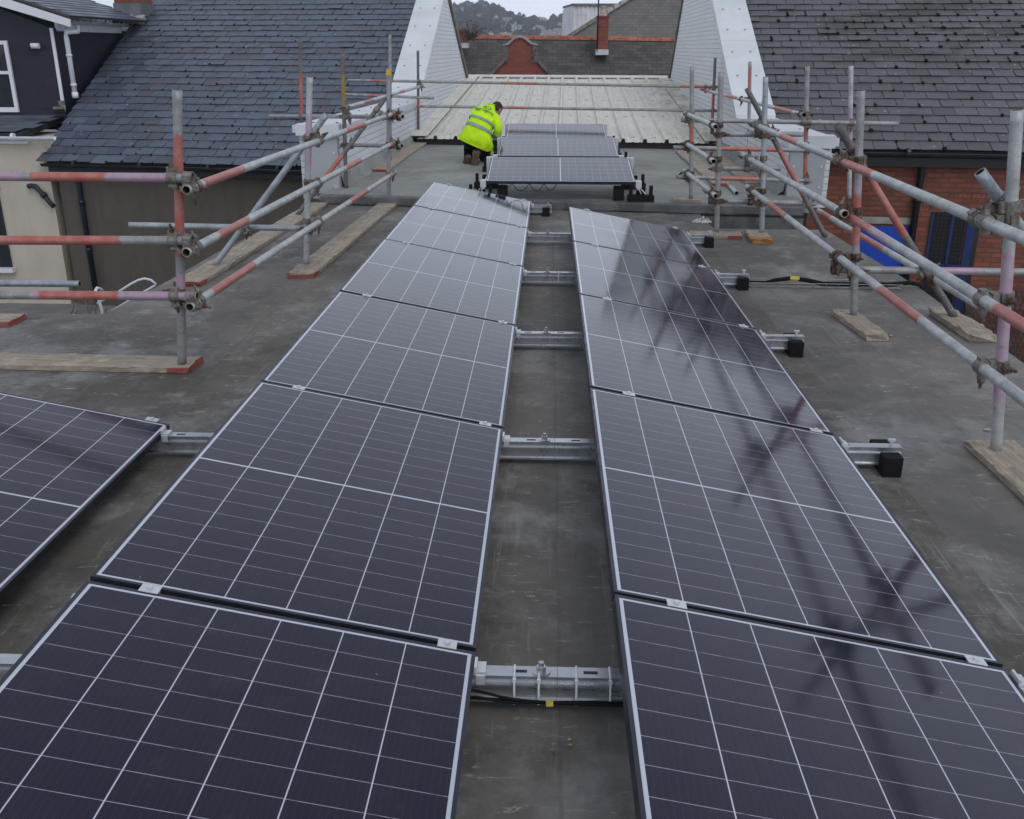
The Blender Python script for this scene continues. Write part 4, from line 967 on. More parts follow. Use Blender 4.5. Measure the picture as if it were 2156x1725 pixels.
# upper roof supports: one run of rail down each side of the three upper panels
for sx, lab in ((-1, 'aluminium mounting rail with black trays at the left ends of the upper panels'), (1, 'aluminium mounting rail with black trays at the right ends of the upper panels')):
    X = FX+sx*(PL/2+.035)
    root = thing('mounting_rail', lab, 'rail', (X, 11.2, ZU), 'mounting frames of the upper panels')
    for i, y0 in enumerate(FY):
        x = X-.003*(y0-11.2); ye = y0+PW*math.cos(FT); zh = FZ+PW*math.sin(FT)
        b = MB(); b.path([(x, y0-.02, FZ-.07), (x, ye+.05, FZ-.07)], .024, 4); b.build('rail_profile', 'alu_white', root)
        b = MB(); b.box((x, ye-.02, (FZ-.09+zh)/2), (.05, .05, zh-FZ+.07)); b.box((x-sx*.02, ye-.02, zh-.01), (.09, .06, .03)); b.build('high_bracket', 'alu_white', root)
        b = MB(); b.box((x, y0+.03, FZ-.03), (.065, .09, .075)); b.box((x-sx*.02, y0+.06, FZ+.005), (.07, .05, .014)); b.build('low_bracket', 'alu_white', root)
        b = MB(); b.path([(x, y0+.0, FZ-.07), (x+sx*.03, y0-.05, ZU+.09)], .007, 6); b.path([(x+sx*.02, y0+.0, FZ-.07), (x+sx*.08, y0-.05, ZU+.09)], .007, 6); b.build('stay', 'alu', root)
        for j, yy in enumerate((y0+.03, ye-.05)):
            for q in ((0,) if j != 0 else (0,)):
                b = MB(); xo = x+sx*.03; b.box((xo, yy-.02, ZU+.036), (.30, .14, .072))
                for dx in (-.115, .115): b.box((xo+dx, yy-.02, ZU+.125), (.036, .07, .11))
                b.box((xo-.0, yy+.02, ZU+.10), (.10, .05, .12)); b.build('ballast_tray', 'rubber', root)
        b = MB(); b.box((x-sx*.22, y0+.10, ZU+.08), (.12, .12, .16)); b.build('support_block', 'rubber', root)
b = MB(); yc_ = FY[0]+.06
for xa, xb, sag in ((-.55, -.42, .05), (-.42, -.22, .085), (-.22, -.05, .085), (-.05, .10, .075)):
    b.path([(lerp(xa, xb, t), yc_, FZ-.03-sag*4*t*(1-t)) for t in [i/10 for i in range(11)]], .0045, 5)
tag(b.build('looped_cable', 'rubber', None, True, (0, yc_, .3)), 'black cable hanging in loops under the front upper panel', 'cable')

# cable tray across the right of the roof
MAT['wire'] = simple('wire', (.24, .245, .25), .5, .5, .2, 20)
ct = thing('cable_tray', 'thin wire cable tray lying across the right side of the roof', 'cable tray', (1.7, 7.47, 0))
b = MB(); x0, x1 = 1.60, 2.76
for yy, z in ((7.42, .012), (7.47, .008), (7.53, .008), (7.56, .045), (7.40, .045), (7.58, .012)): b.path([(x0, yy, z), (x1, yy-.03, z)], .0030, 5)
for i in range(13):
    x = lerp(x0, x1, i/12); b.path([(x, 7.395, .045), (x, 7.40, .008), (x, 7.56, .008), (x, 7.56, .045)], .0025, 5)
b.build('wire_basket', 'wire', ct)
b = MB(); pts = [(1.56, 7.47, .040), (1.72, 7.46, .038), (1.80, 7.48, .05), (1.93, 7.50, .062), (2.06, 7.48, .050), (2.16, 7.46, .030), (2.4, 7.455, .028), (2.7, 7.45, .030), (2.84, 7.46, .045), (2.93, 7.46, .03), (2.965, 7.45, -.05), (2.97, 7.45, -.6)]
b.path(pts, [.006, .008, .016, .018, .018, .018, .018, .018, .018, .018, .018, .018], 8)
cd = tag(b.build('armoured_cable', 'rubber', None, True, (1.56, 7.47, .04)), 'thick black cable with yellow tape lying in the wire tray', 'cable')
b = MB(); b.path([(1.92, 7.499, .0605), (1.99, 7.492, .058)], .0192, 8); b.build('yellow_tape', 'yellow_tag', cd)

# ------------------------------------------------------------------ scaffold boards
def board(label, a, c, w=.225, z=0., th=.038, ends=(0, 0), seed=1, rough=.006, orange=False, group='scaffold boards lying under the poles'):
    r = random.Random(seed); a = Vector((*a, z)); c = Vector((*c, z)); d0 = c-a; L = d0.length; ang = math.atan2(-d0.x, d0.y); d = Vector((0, 1, 0)); s = Vector((-1, 0, 0)); n = max(4, int(L/.06))
    b = MB(); rows = []
    for i in range(n+1):
        t = i/n*L; row = []
        e0 = max(0, 1-t/.22)*ends[0]; e1 = max(0, 1-(L-t)/.22)*ends[1]; pt = min(1, (e0+e1)*1.4)
        for j, (y, zz) in enumerate(((-.5, .003), (-.5, th*.88), (-.46, th), (-.15, th), (.15, th), (.46, th), (.5, th*.88), (.5, .003))):
            jit = Vector((0, 0, r.uniform(-rough, rough)*.4 if 1 < j < 6 else 0))+s*(r.uniform(-rough, rough) if j in (1, 2, 5, 6) else 0)
            ed = d*(r.uniform(-rough, rough)*1.6 if i in (0, n) else 0)
            side = j in (0, 1, 6, 7)
            at = (0, 0, pt, 1) if orange else ((pt if side else pt*.35), 0, 0, 1)
            row.append(b.vert(a+d*t+s*(y*w)+Vector((0, 0, zz))+jit+ed, at))
        rows.append(row)
    for i in range(n):
        for j in range(8): b.face((rows[i][j], rows[i+1][j], rows[i+1][(j+1) % 8], rows[i][(j+1) % 8]))
    b.face(rows[0]); b.face(rows[-1])
    for e in (0, 1):                                       # end grain carries the paint fully
        if ends[e]:
            i0 = len(b.v)
            for q in rows[0 if e == 0 else -1]: b.vert(b.v[q]+d*(-.0015 if e == 0 else .0015), (0, 0, 1, 1) if orange else (1, 0, 0, 1))
            b.face(range(i0, i0+8))
    o = b.build('scaffold_board', 'wood', None, False, a); o.rotation_euler = (0, 0, ang)
    return tag(o, label, 'board', group)
board('long board at the left roof edge carrying the two leaning poles', (-2.83, 7.27), (-2.72, 11.38), ends=(1, .8), seed=2)
board('long weathered board along the left side with a red near end', (-2.01, 7.60), (-1.895, 11.56), ends=(1, 0), seed=3)
board('board across the roof under the nearest left pole, red at its right end', (-2.055, 5.26), (-4.7, 5.32), ends=(1, 0), seed=4)
board('board end with red paint at the far left edge of the roof', (-3.60, 6.17), (-5.0, 6.22), ends=(1, 0), seed=5)
board('long board on the upper roof along the foot of the left white wall', (-2.40, 13.86), (-2.345, 18.45), z=ZU, ends=(1, 0), seed=6)
board('long board at the lower right edge of the picture under the pink pole', (2.10, 4.24), (2.12, 1.2), seed=7, rough=.009)
board('short thick board block under the middle right pole', (2.085, 6.60), (2.135, 5.98), w=.15, th=.045, seed=8, rough=.010)
board('split board block under the right leaning pole at the roof edge', (2.79, 6.66), (2.80, 5.97), w=.17, th=.05, seed=9, rough=.016)
board('short board lying across by the roof step with a pink painted end', (1.42, 9.62), (1.93, 9.56), w=.22, ends=(0, .9), seed=10, rough=.008)
board('split board block with a burnt orange end on the right by the pit', (2.085, 9.75), (2.065, 9.22), w=.19, th=.045, ends=(0, 1), seed=11, rough=.014, orange=True)
board('thin board offcut on the upper roof edge under a pole', (1.44, 11.27), (1.76, 11.235), w=.15, z=ZU, seed=12)
board('long weathered board on the upper roof between the right poles', (2.255, 16.8), (2.225, 12.55), z=ZU, ends=(0, .9), seed=13, rough=.009)
board('long board on the upper roof tight against the right white wall', (2.74, 16.6), (2.66, 12.6), z=ZU, seed=14, rough=.009)

# ------------------------------------------------------------------ scaffold tubes
TR = .0252
TUBES = []
def tube(name, label, a, c, bands=(), mat='tube_mid', ext=(0, 0), r=TR, cap=None):
    """bands: (from, to, channel) as fractions of the length; channel 0 red, 1 pink, 2 yellow"""
    a, c = Vector(a), Vector(c); d0 = c-a
    A = a-d0*ext[0]; Cc = c+d0*ext[1]; d = Cc-A; L = d.length; d.normalize()
    root = thing(name, label, 'scaffold pole', A, 'scaffold poles and rails')
    x = d.orthogonal().normalized(); y = d.cross(x); n = 14; b = MB(); K = max(6, int(L/.05)); rows = []
    for i in range(K+1):
        t = i/K; tt = t*(1+ext[0]+ext[1])-ext[0]; at = [0, 0, 0, 1]
        for f0, f1, chn in bands:
            if f0 <= tt <= f1: at[chn] = 1
        rows.append([b.vert(A+d*(L*t)+x*(r*math.cos(q))+y*(r*math.sin(q)), tuple(at)) for q in [2*math.pi*k/n for k in range(n)]])
    for i in range(K):
        for k in range(n): b.face((rows[i][k], rows[i][(k+1) % n], rows[i+1][(k+1) % n], rows[i+1][k]))
    for e, sgn in ((0, 1), (K, -1)):                         # hollow ends
        o = A+d*(L*e/K); i0 = []
        for dep in (0, .09): i0.append([b.vert(o+d*(sgn*dep)+(x*math.cos(q)+y*math.sin(q))*(r*.80)) for q in [2*math.pi*k/n for k in range(n)]])
        for k in range(n): b.face((rows[e][k], rows[e][(k+1) % n], i0[0][(k+1) % n], i0[0][k])); b.face((i0[0][k], i0[0][(k+1) % n], i0[1][(k+1) % n], i0[1][k]), 1)
        b.face(i0[1], 1)
    o = b.build('tube', [mat, 'tube_in'], root, True)
    TUBES.append([A, Cc, root, name])
    if cap:
        b = MB(); b.cyl(Cc-d*.05, Cc+d*.012, r+.006, 14); b.build('end_cap', cap, root)
    return root
def P(u, v, y): return ony(u, v, y)
def std(label, b0, z, top, y=None, **k):
    p = onz(*b0, z); q = ony(*top, p.y); return tube('scaffold_pole', label, p, q, **k)
# left side uprights
std('upright pole nearest on the left, standing on the red ended board', (383.5, 766), .038, (373, 190), bands=[(.60, .84, 0), (.42, .58, 0), (.28, .36, 1)], mat='tube_mid')
std('upright pole in the middle of the left side with a pinkish top', (645, 556), .038, (652, 163), bands=[(.55, .62, 1), (.66, .8, 1)], mat='tube_light')
std('upright pole with a yellow cap at the end of the left boards', (818.5, 425), .038, (818, 149), cap='yellow', mat='tube_mid')
std('upright pole farthest back on the left, at the corner of the metal roof', (881, 293), ZU+.038, (880, 107), bands=[(.35, .48, 0)], mat='tube_dark')
std('upright pole with a yellow painted band before the left white wall', (729, 396), ZU, (720.5, 112), bands=[(.60, .84, 2)], mat='tube_dark')
std('slim grey upright pole behind the yellow capped pole', (822, 337), ZU+.038, (821, 74), mat='tube_mid', r=.0235)
tube('scaffold_pole', 'hanging upright pole with a long red band in front of the left slates', P(636, 346, 12.98), P(632, 80, 12.98), bands=[(.40, .72, 0)], mat='tube_dark')
# left side rails running away
tube('scaffold_rail', 'top rail of the left scaffold running away from the nearest left pole', P(392, 400, 5.08), P(829, 239, 11.62), bands=[(.035, .14, 0), (.60, .73, 0), (.955, .985, 0)], mat='tube_light')
tube('scaffold_rail', 'middle rail of the left scaffold running away from the nearest left pole', P(392, 532, 5.08), P(829, 301, 11.62), bands=[(.075, .16, 0), (.60, .70, 0), (.95, .99, 0)], mat='tube_light')
tube('scaffold_rail', 'bottom rail of the left scaffold running away from the nearest left pole', P(399, 647, 5.08), P(832, 363, 11.62), bands=[(.05, .17, 0), (.62, .74, 0), (.93, .975, 0)], mat='tube_light')
tube('scaffold_rail', 'upper far left rail rising back toward the metal roof corner', P(725, 228, 12.15), P(889, 181, 18.75), bands=[(.17, .27, 0), (.60, .68, 0), (.95, 1, 0)], mat='tube_light')
# left cross tubes
tube('scaffold_rail', 'top red and pink cross tube running off the left edge', P(395, 375, 5.13), P(0, 371.5, 5.13), bands=[(.10, .42, 1), (.42, .83, 0), (.86, 1.0, 1)], mat='tube_mid', ext=(0, 1))
tube('scaffold_rail', 'middle orange and grey cross tube running off the left edge', P(399, 507, 5.13), P(0, 506, 5.13), bands=[(.36, 1.3, 0)], mat='tube_mid', ext=(0, 1))
tube('scaffold_rail', 'lowest red and pink cross tube running off the left edge', P(415, 624, 5.13), P(0, 621, 5.13), bands=[(.03, .375, 1), (.385, .78, 0), (.79, .85, 1)], mat='tube_mid', ext=(0, 1))
tube('scaffold_rail', 'plain grey tube end poking in from the left edge', P(168, 598, 7.3), P(0, 597, 7.3), mat='tube_blue', ext=(0, 2))
tube('scaffold_rail', 'plain grey cross tube in front of the brown wall', P(272, 474, 8.06), P(664, 482, 8.04), mat='tube_blue')
tube('scaffold_rail', 'upper cross tube before the left slates holding the hanging pole', P(568, 245.5, 13.5), P(848, 246, 11.54), mat='tube_mid')
tube('scaffold_rail', 'lower cross tube in front of the left white wall', P(707, 305, 12.5), P(846, 307.5, 11.54), mat='tube_mid')
tube('scaffold_rail', 'short red banded cross tube at the back left corner', P(727, 199, 18.55), P(913, 207, 18.35), bands=[(.27, .47, 0)], mat='tube_mid')
# long cross rails in front of the metal roof
tube('scaffold_rail', 'upper long cross rail in front of the metal roof', P(731, 169, 18.55), P(1531, 184, 17.93), bands=[(.065, .13, 0), (.42, .52, 0), (.88, .97, 0)], mat='tube_mid')
tube('scaffold_rail', 'lower long cross rail in front of the metal roof', P(877, 224, 18.38), P(1527, 234, 17.93), bands=[(.0, .02, 0), (.30, .36, 0)], mat='tube_mid')
# left rakers
tube('scaffold_brace', 'leaning brace pole at the middle of the left side', P(452, 559, 7.9), P(688, 241, 8.03), mat='tube_blue')
tube('scaffold_brace', 'leaning brace pole with red wear at the far left boards', P(626, 453, 10.5), P(809, 210, 11.1), bands=[(.30, .5, 0)], mat='tube_dark')
# right side uprights
std('pink painted upright pole nearest on the right', (2097, 947), .038, (2142, 232), bands=[(.16, .62, 1)], mat='tube_light')
std('upright pole with a red middle in the middle of the right side', (1797, 665), .04, (1813, 191), bands=[(.33, .56, 0), (.56, .6, 1)], mat='tube_mid')
std('upright pole at the roof step on the right, carrying open tube ends', (1509, 488), .038, (1518, 153), mat='tube_mid')
std('upright pole beside the split board at the pit', (1604, 490), .045, (1612, 162), mat='tube_blue')
std('upright pole with a red middle at the front of the upper roof', (1455, 419), ZU+.038, (1457, 140), bands=[(.36, .60, 0)], mat='tube_mid')
std('upright pole farthest back on the right with a red lower half', (1497, 306), ZU+.02, (1506, 122), bands=[(.32, .62, 0)], mat='tube_dark')
std('upright pole with faded pink bands beside the right white wall', (1576, 349), ZU+.02, (1579, 130), bands=[(.72, .95, 0), (.02, .22, 0), (.22, .30, 1)], mat='tube_mid')
tube('scaffold_pole', 'hanging upright pole with a pale red band before the right slates', P(1695, 385, 11.38), P(1700, 140, 11.38), bands=[(.37, .50, 0), (.04, .28, 0)], mat='tube_mid')
tube('scaffold_pole', 'hanging upright pole with a pink band before the right slates', P(1788, 418, 11.3), P(1792, 139, 11.3), bands=[(.42, .70, 1)], mat='tube_light')
# right side rails running away
tube('scaffold_rail', 'top rail of the right scaffold running out past the pink pole', P(1592, 264, 9.78), P(2092, 476, 4.03), bands=[(.22, .34, 0), (.545, .70, 0)], mat='tube_light', ext=(0, .2))
tube('scaffold_rail', 'far half of the middle rail on the right side', P(1564, 327, 9.95), P(1779, 451, 6.38), mat='tube_light')
tube('scaffold_rail', 'near half of the middle right rail with a red start', P(1783, 453, 6.55), P(2086, 642, 4.03), bands=[(.0, .25, 0), (1.03, 1.2, 0), (.25, .4, 1)], mat='tube_light', ext=(0, .3))
tube('scaffold_rail', 'bottom rail of the right scaffold above the roof', P(1572, 393, 9.95), P(2085, 787, 4.03), bands=[(.19, .32, 0), (.74, .86, 0)], mat='tube_light', ext=(0, .25))
tube('scaffold_rail', 'low outer rail linking the leaning poles on the right', P(1723, 444, 9.45), P(2074, 651, 5.65), bands=[(.05, .13, 0), (.30, .52, 0)], mat='tube_light')
tube('scaffold_rail', 'upper far right rail from the back pole to its open end', P(1480, 189, 18.2), P(1693, 242.5, 11.25), bands=[(.0, .12, 0), (.34, .46, 0), (.80, .93, 0)], mat='tube_light')
tube('scaffold_rail', 'top short rail with open end at the right roof step', P(1443, 239, 11.45), P(1507, 267, 9.48), mat='tube_light')
tube('scaffold_rail', 'middle short rail with open end at the right roof step', P(1441, 300, 11.45), P(1503, 340, 9.48), mat='tube_light')
tube('scaffold_rail', 'bottom short rail with open end at the right roof step', P(1441, 360, 11.45), P(1507, 413, 9.48), mat='tube_light')
# right rakers
tube('scaffold_brace', 'leaning brace pole with a red middle by the pit', P(1738, 499, 9.62), P(1572, 186, 9.82), bands=[(.28, .60, 0)], mat='tube_dark')
tube('scaffold_brace', 'leaning brace pole with a long red middle before the brick wall', P(2010, 669, 6.44), P(1762, 262, 6.6), bands=[(.42, .74, 0), (.80, .88, 0)], mat='tube_dark')
tube('scaffold_brace', 'bluish leaning brace pole top at the right edge', P(2145, 476, 4.2), P(2063, 362, 4.2), mat='tube_blue', ext=(3.6, 0))
# right cross tubes
tube('scaffold_rail', 'pink banded cross tube low on the right in front of the window', P(1768, 568, 6.53), P(2156, 573, 6.5), bands=[(.43, .76, 1)], mat='tube_mid', ext=(0, .5))
tube('scaffold_rail', 'upper right cross tube in front of the right slates', P(1434, 253, 11.27), P(1892, 261, 11.25), mat='tube_mid')
tube('scaffold_rail', 'red cross tube above the upper roof on the right', P(1417, 311, 11.27), P(1702, 317, 11.32), bands=[(.32, .82, 0)], mat='tube_mid')
tube('scaffold_rail', 'red lower cross tube above the upper roof on the right', P(1425, 373, 11.27), P(1709, 381, 11.32), bands=[(.26, .66, 0)], mat='tube_mid')
tube('scaffold_rail', 'top plain cross tube between the two poles at the right step', P(1508, 283, 9.70), P(1691, 283, 9.70), mat='tube_mid')
tube('scaffold_rail', 'middle plain cross tube between the two poles at the right step', P(1505, 355, 9.70), P(1643, 355, 9.70), mat='tube_mid')
tube('scaffold_rail', 'lowest cross tube with a yellow end at the right step', P(1495, 423, 9.70), P(1716, 429, 9.70), bands=[(.0, .045, 2)], mat='tube_mid')
# short loose offcut lying on the deck, with a red block beside it
q0 = onz(1551, 407, ZU+.026); q1 = onz(1534, 390, ZU+.026)
t_ = tube('tube_offcut', 'short loose tube offcut with a red end on the upper roof', q1, q0, bands=[(0, .28, 0)], mat='tube_light'); t_['group'] = ''; del t_['group']; t_['category'] = 'tube'
TUBES.pop()

def seg_closest(a0, a1, b0, b1):
    u, v, w = a1-a0, b1-b0, a0-b0; A, B, C_, D, E = u.dot(u), u.dot(v), v.dot(v), u.dot(w), v.dot(w); den = A*C_-B*B
    if den < 1e-6: return None
    s = (B*E-C_*D)/den; t = (A*E-B*D)/den
    return s, t
def coupler(parent, pa, da, pb, db, seed):
    r = random.Random(seed); da, db = da.normalized(), db.normalized(); mid_ = (pa+pb)/2
    off = (pb-pa); off = off.normalized() if off.length > 1e-4 else Vector((0, 0, 1))
    mt = 'steel_coup' if r.random() < .62 else 'rust'
    b = MB(); b.ring(pa, da, TR, TR+.010, .050, 14); b.ring(pb, db, TR, TR+.010, .050, 14)
    rot = Matrix((da, db-da*db.dot(da), off)).transposed() if abs(da.dot(db)) < .95 else None
    b.box(mid_, (.055, .055, .030), rot.to_3x3().normalized() if rot else None)
    bolts = []
    for p, d in ((pa, da), (pb, db)):
        sd = d.cross(off).normalized()*(1 if r.random() < .5 else -1)
        ax = (off*(-1 if p is pa else 1)+sd*.25).normalized()
        ear = p+sd*(TR+.020); b.box(ear, (.05, .026, .022), Matrix((d, sd, d.cross(sd))).transposed().to_3x3())
        b.box(p-sd*(TR+.012), (.045, .02, .03), Matrix((d, sd, d.cross(sd))).transposed().to_3x3())
        bb = MB(); bx = d.cross(sd).normalized(); e2 = ear+sd*.006
        st = (sd*.75+bx*r.uniform(-.5, .5)).normalized()
        bb.cyl(e2-st*.02, e2+st*.050, .0075, 8); bb.cyl(e2+st*.008, e2+st*.024, .015, 6); bb.cyl(e2+st*.003, e2+st*.008, .018, 10); bolts.append(bb)
    c = b.build('coupler', mt, parent)
    for bb in bolts: bb.build('bolt', 'rust' if r.random() < .7 else 'steel_coup', c)
nC = 0
for i in range(len(TUBES)):
    for j in range(i+1, len(TUBES)):
        a0, a1, ra_, na = TUBES[i]; b0, b1, rb_, nb = TUBES[j]
        st = seg_closest(a0, a1, b0, b1)
        if st is None: continue
        s, t = st
        if not (-.02 < s < 1.02 and -.02 < t < 1.02): continue
        pa = a0.lerp(a1, s); pb = b0.lerp(b1, t); d = (pa-pb).length
        if d < .155:
            nC += 1; coupler(ra_, pa, a1-a0, pb, b1-b0, i*100+j)
            print('COUPLER %.3f  %s | %s' % (d, ra_['label'][:46], rb_['label'][:46]))
print('couplers', nC)

# ------------------------------------------------------------------ kneeling worker
MAT['hivis'] = None
g = NG('hivis'); n_ = g.noise(7, 5, .6, dist=.6); g.bump(n_, .8, .03); MAT['hivis'] = g.set(g.mix(g.ramp(n_, .35, .7), (.44, .74, .006), (.60, .90, .010)), .75, 0, .3)
MAT['reflective'] = simple('reflective', (.23, .27, .30), .5, .1, .1, 9); MAT['trouser'] = simple('trouser', (.010, .011, .018), .9, 0, .3, 9, .3, 40, .1)
MAT['boot'] = simple('boot', (.12, .082, .062), .85, 0, .3, 18, .4, 60, .2); MAT['sole'] = simple('sole', (.105, .075, .06), .9, 0, .35, 14, .5, 60, .2)
MAT['skin'] = simple('skin', (.42, .22, .155), .55, 0, .08, 20); MAT['hair'] = simple('hair', (.035, .024, .018), .8, 0, .4, 60, .6, 160, .2)
MAT['logo_green'] = simple('logo_green', (.01, .16, .07), .7, 0, .1, 9)
PB = onz(1000, 349, ZU)
man = thing('person', 'person in a yellow high visibility jacket kneeling beside the upper panels', 'person', PB)
def K(u, v, y): return ony(u, v, y)
def skin_body(name, chains, mat, parent, sub=2):
    me = bpy.data.meshes.new(name); vs, es, rs = [], [], []
    def add(p, r):
        for i, q in enumerate(vs):
            if (Vector(q)-p).length < 1e-4: return i
        vs.append(tuple(p)); rs.append(r); return len(vs)-1
    for chn in chains:
        prev = None
        for p, r in chn:
            i = add(p-wloc(parent), r)
            if prev is not None and prev != i: es.append((prev, i))
            prev = i
    me.from_pydata(vs, es, []); o = bpy.data.objects.new(name, me); COL.objects.link(o); o.parent = parent
    me.materials.append(MAT[mat])
    sk = o.modifiers.new('skin', 'SKIN'); sk.use_smooth_shade = True
    for i, r in enumerate(rs): me.skin_vertices[0].data[i].radius = (r, r)
    me.skin_vertices[0].data[0].use_root = True
    sb_ = o.modifiers.new('sub', 'SUBSURF'); sb_.levels = sb_.render_levels = sub
    return o
hip = K(1003, 303, 15.17); hl = K(988, 302, 15.15); hr = K(1020, 309, 15.17)
kl, kr = K(988, 334, 15.50), K(1022, 334, 15.52)
al, ar = K(984, 334, 14.98), K(1004, 322, 14.88)
skin_body('trousers', [[(hip, .115), (hl, .105), (kl, .085), (al, .060)], [(hip, .115), (hr, .105), (kr, .085), (ar.lerp(kr, .5)+Vector((.0, 0, .02)), .07), (ar, .058)], [(hip, .115), (hip+Vector((.02, .10, .10)), .12)]], 'trouser', man)
# boots: the right one kneels toe down with its sole towards us
def boot(heel, toe, width, nm):
    ax = (toe-heel); L = ax.length; ax.normalize(); nrm = Vector((0, -1, .12)); nrm = (nrm-ax*nrm.dot(ax)).normalized(); sd = ax.cross(nrm).normalized()
    prof = [(-.04, .62), (.0, .80), (.12, .92), (.28, .86), (.42, .66), (.55, .74), (.72, 1.0), (.86, .94), (.96, .70), (1.02, .35)]
    def ringpts(k, h, grow): t, w = prof[k]; return [heel+ax*(t*L)+sd*(x*w*width*grow)+nrm*h for x in (-.5, -.3, 0, .3, .5)]
    b = MB(); n = len(prof); rows = []
    for k in range(n):
        r0 = ringpts(k, 0, 1.0); r1 = ringpts(k, .028, .97)
        rows.append([b.vert(p) for p in r0+r1[::-1]])
    for k in range(n-1):
        for j in range(10): b.face((rows[k][j], rows[k][(j+1) % 10], rows[k+1][(j+1) % 10], rows[k+1][j]))
    b.face(rows[0]); b.face(rows[-1])
    o2 = MB(); rows = []
    for k in range(n):
        t, w = prof[k]; hh = .10 if t < .45 else lerp(.095, .05, (t-.45)/.6); q = []
        for a in range(9):
            an = math.pi*a/8; q.append(o2.vert(heel+ax*(t*L)+sd*(math.cos(an)*.48*w*width)-nrm*(math.sin(an)*hh)))
        rows.append(q)
    for k in range(n-1):
        for j in range(8): o2.face((rows[k][j], rows[k][j+1], rows[k+1][j+1], rows[k+1][j]))
        o2.face((rows[k][0], rows[k+1][0], rows[k+1][8], rows[k][8]))
    o2.face(rows[0]); o2.face(rows[-1])
    bo = o2.build(nm, 'boot', man, True); so = b.build('sole', 'sole', bo, True); 
    tr = MB()
    for k in range(5):
        t = .60+.085*k; tr.box(heel+ax*(t*L)+nrm*.031, (width*.62, .008, .014), Matrix((sd, nrm, ax)).transposed().to_3x3())
    for k in range(2): tr.box(heel+ax*((.08+.12*k)*L)+nrm*.031, (width*.55, .008, .02), Matrix((sd, nrm, ax)).transposed().to_3x3())
    tr.build('tread', 'boot', so)
boot(K(1003.5, 319, 14.80), K(999, 348.5, 14.76), .135, 'boot')
boot(K(986, 331, 14.90), K(982, 345.5, 14.93), .12, 'boot')
# jacket: lofted along the bent back
JR = [  # centre, half width vector, depth vector
    (K(1001, 306, 15.10), K(1037.5, 322, 15.14)-K(1001, 306, 15.10), Vector((.02, .125, .0))),
    (K(1004, 293, 15.10), K(1037, 305, 15.13)-K(1004, 293, 15.10), Vector((.02, .135, -.02))),
    (K(1009, 273, 15.16), K(1034, 284, 15.18)-K(1009, 273, 15.16), Vector((.0, .125, -.055))),
    (K(1014, 259, 15.24), K(1038, 269, 15.26)-K(1014, 259, 15.24), Vector((.0, .115, -.065))),
    (K(1018, 247, 15.33), K(1044, 257, 15.34)-K(1018, 247, 15.33), Vector((.0, .105, -.07))),
    (K(1022, 238, 15.42), K(1046, 246, 15.43)-K(1022, 238, 15.42), Vector((.0, .09, -.065))),
    (K(1027, 231, 15.49), K(1043, 235, 15.51)-K(1027, 231, 15.49), Vector((.0, .075, -.055))),
    (K(1034, 226.5, 15.55), K(1043, 228.5, 15.56)-K(1034, 226.5, 15.55), Vector((.0, .055, -.045))),
    (K(1038, 225, 15.59), K(1044.5, 227, 15.60)-K(1038, 225, 15.59), Vector((.0, .05, -.04)))]
def jp(t, a, grow=0.):
    if grow:
        e = .02; p = jp(t, a); n = (jp(t, a+e)-jp(t, a-e)).cross(jp(min(t+e, 7.9), a)-jp(max(0, t-e), a))
        o = p-jp(t, a+math.pi)
        return p+n.normalized()*(grow if n.dot(o) > 0 else -grow)
    t = max(0, min(len(JR)-1.001, t)); i = int(t); f = t-i
    def cr(k): 
        P_ = [JR[max(0, min(len(JR)-1, i+q))][k] for q in (-1, 0, 1, 2)]
        return .5*((2*P_[1])+(P_[2]-P_[0])*f+(2*P_[0]-5*P_[1]+4*P_[2]-P_[3])*f*f+(3*P_[1]-P_[0]-3*P_[2]+P_[3])*f**3)
    c, w, d = cr(0), cr(1), cr(2); ca, sa = math.cos(a), math.sin(a)
    e = .80                                                 # slightly squared section
    sx = math.copysign(abs(ca)**e, ca); sy = math.copysign(abs(sa)**e, sa)
    fold = .022*math.sin(4*a+3.1*t)*math.sin(2.3*t+a)+.012*math.sin(9*a-5*t)+.008*math.sin(17*a+7*t)
    v = w*sx+d*sy
    return c+v*(1+fold)
def loft(name, mat, t0, t1, a0, a1, grow, nt, na, parent, closed=False):
    b = MB(); rows = []
    for i in range(nt+1):
        rows.append([b.vert(jp(lerp(t0, t1, i/nt), lerp(a0, a1, j/na), grow)) for j in range(na if closed else na+1)])
    m_ = na if closed else na+1
    for i in range(nt):
        for j in range(na): b.face((rows[i][j], rows[i][(j+1) % m_], rows[i+1][(j+1) % m_], rows[i+1][j]))
    if closed: b.face(rows[-1])
    o = b.build(name, mat, parent, True); return o
jk = loft('jacket', 'hivis', 0, 8, 0, 2*math.pi, 0, 96, 80, man, True)
loft('reflective_band', 'reflective', 1.85, 2.15, 0, 2*math.pi, .014, 6, 80, jk, True)
loft('reflective_band', 'reflective', 2.88, 3.20, 0, 2*math.pi, .014, 6, 80, jk, True)
loft('hem', 'hivis', -.0, .14, 0, 2*math.pi, .006, 3, 40, jk, True)
loft('collar', 'hivis', 7.1, 8, 0, 2*math.pi, .008, 4, 24, jk, True)
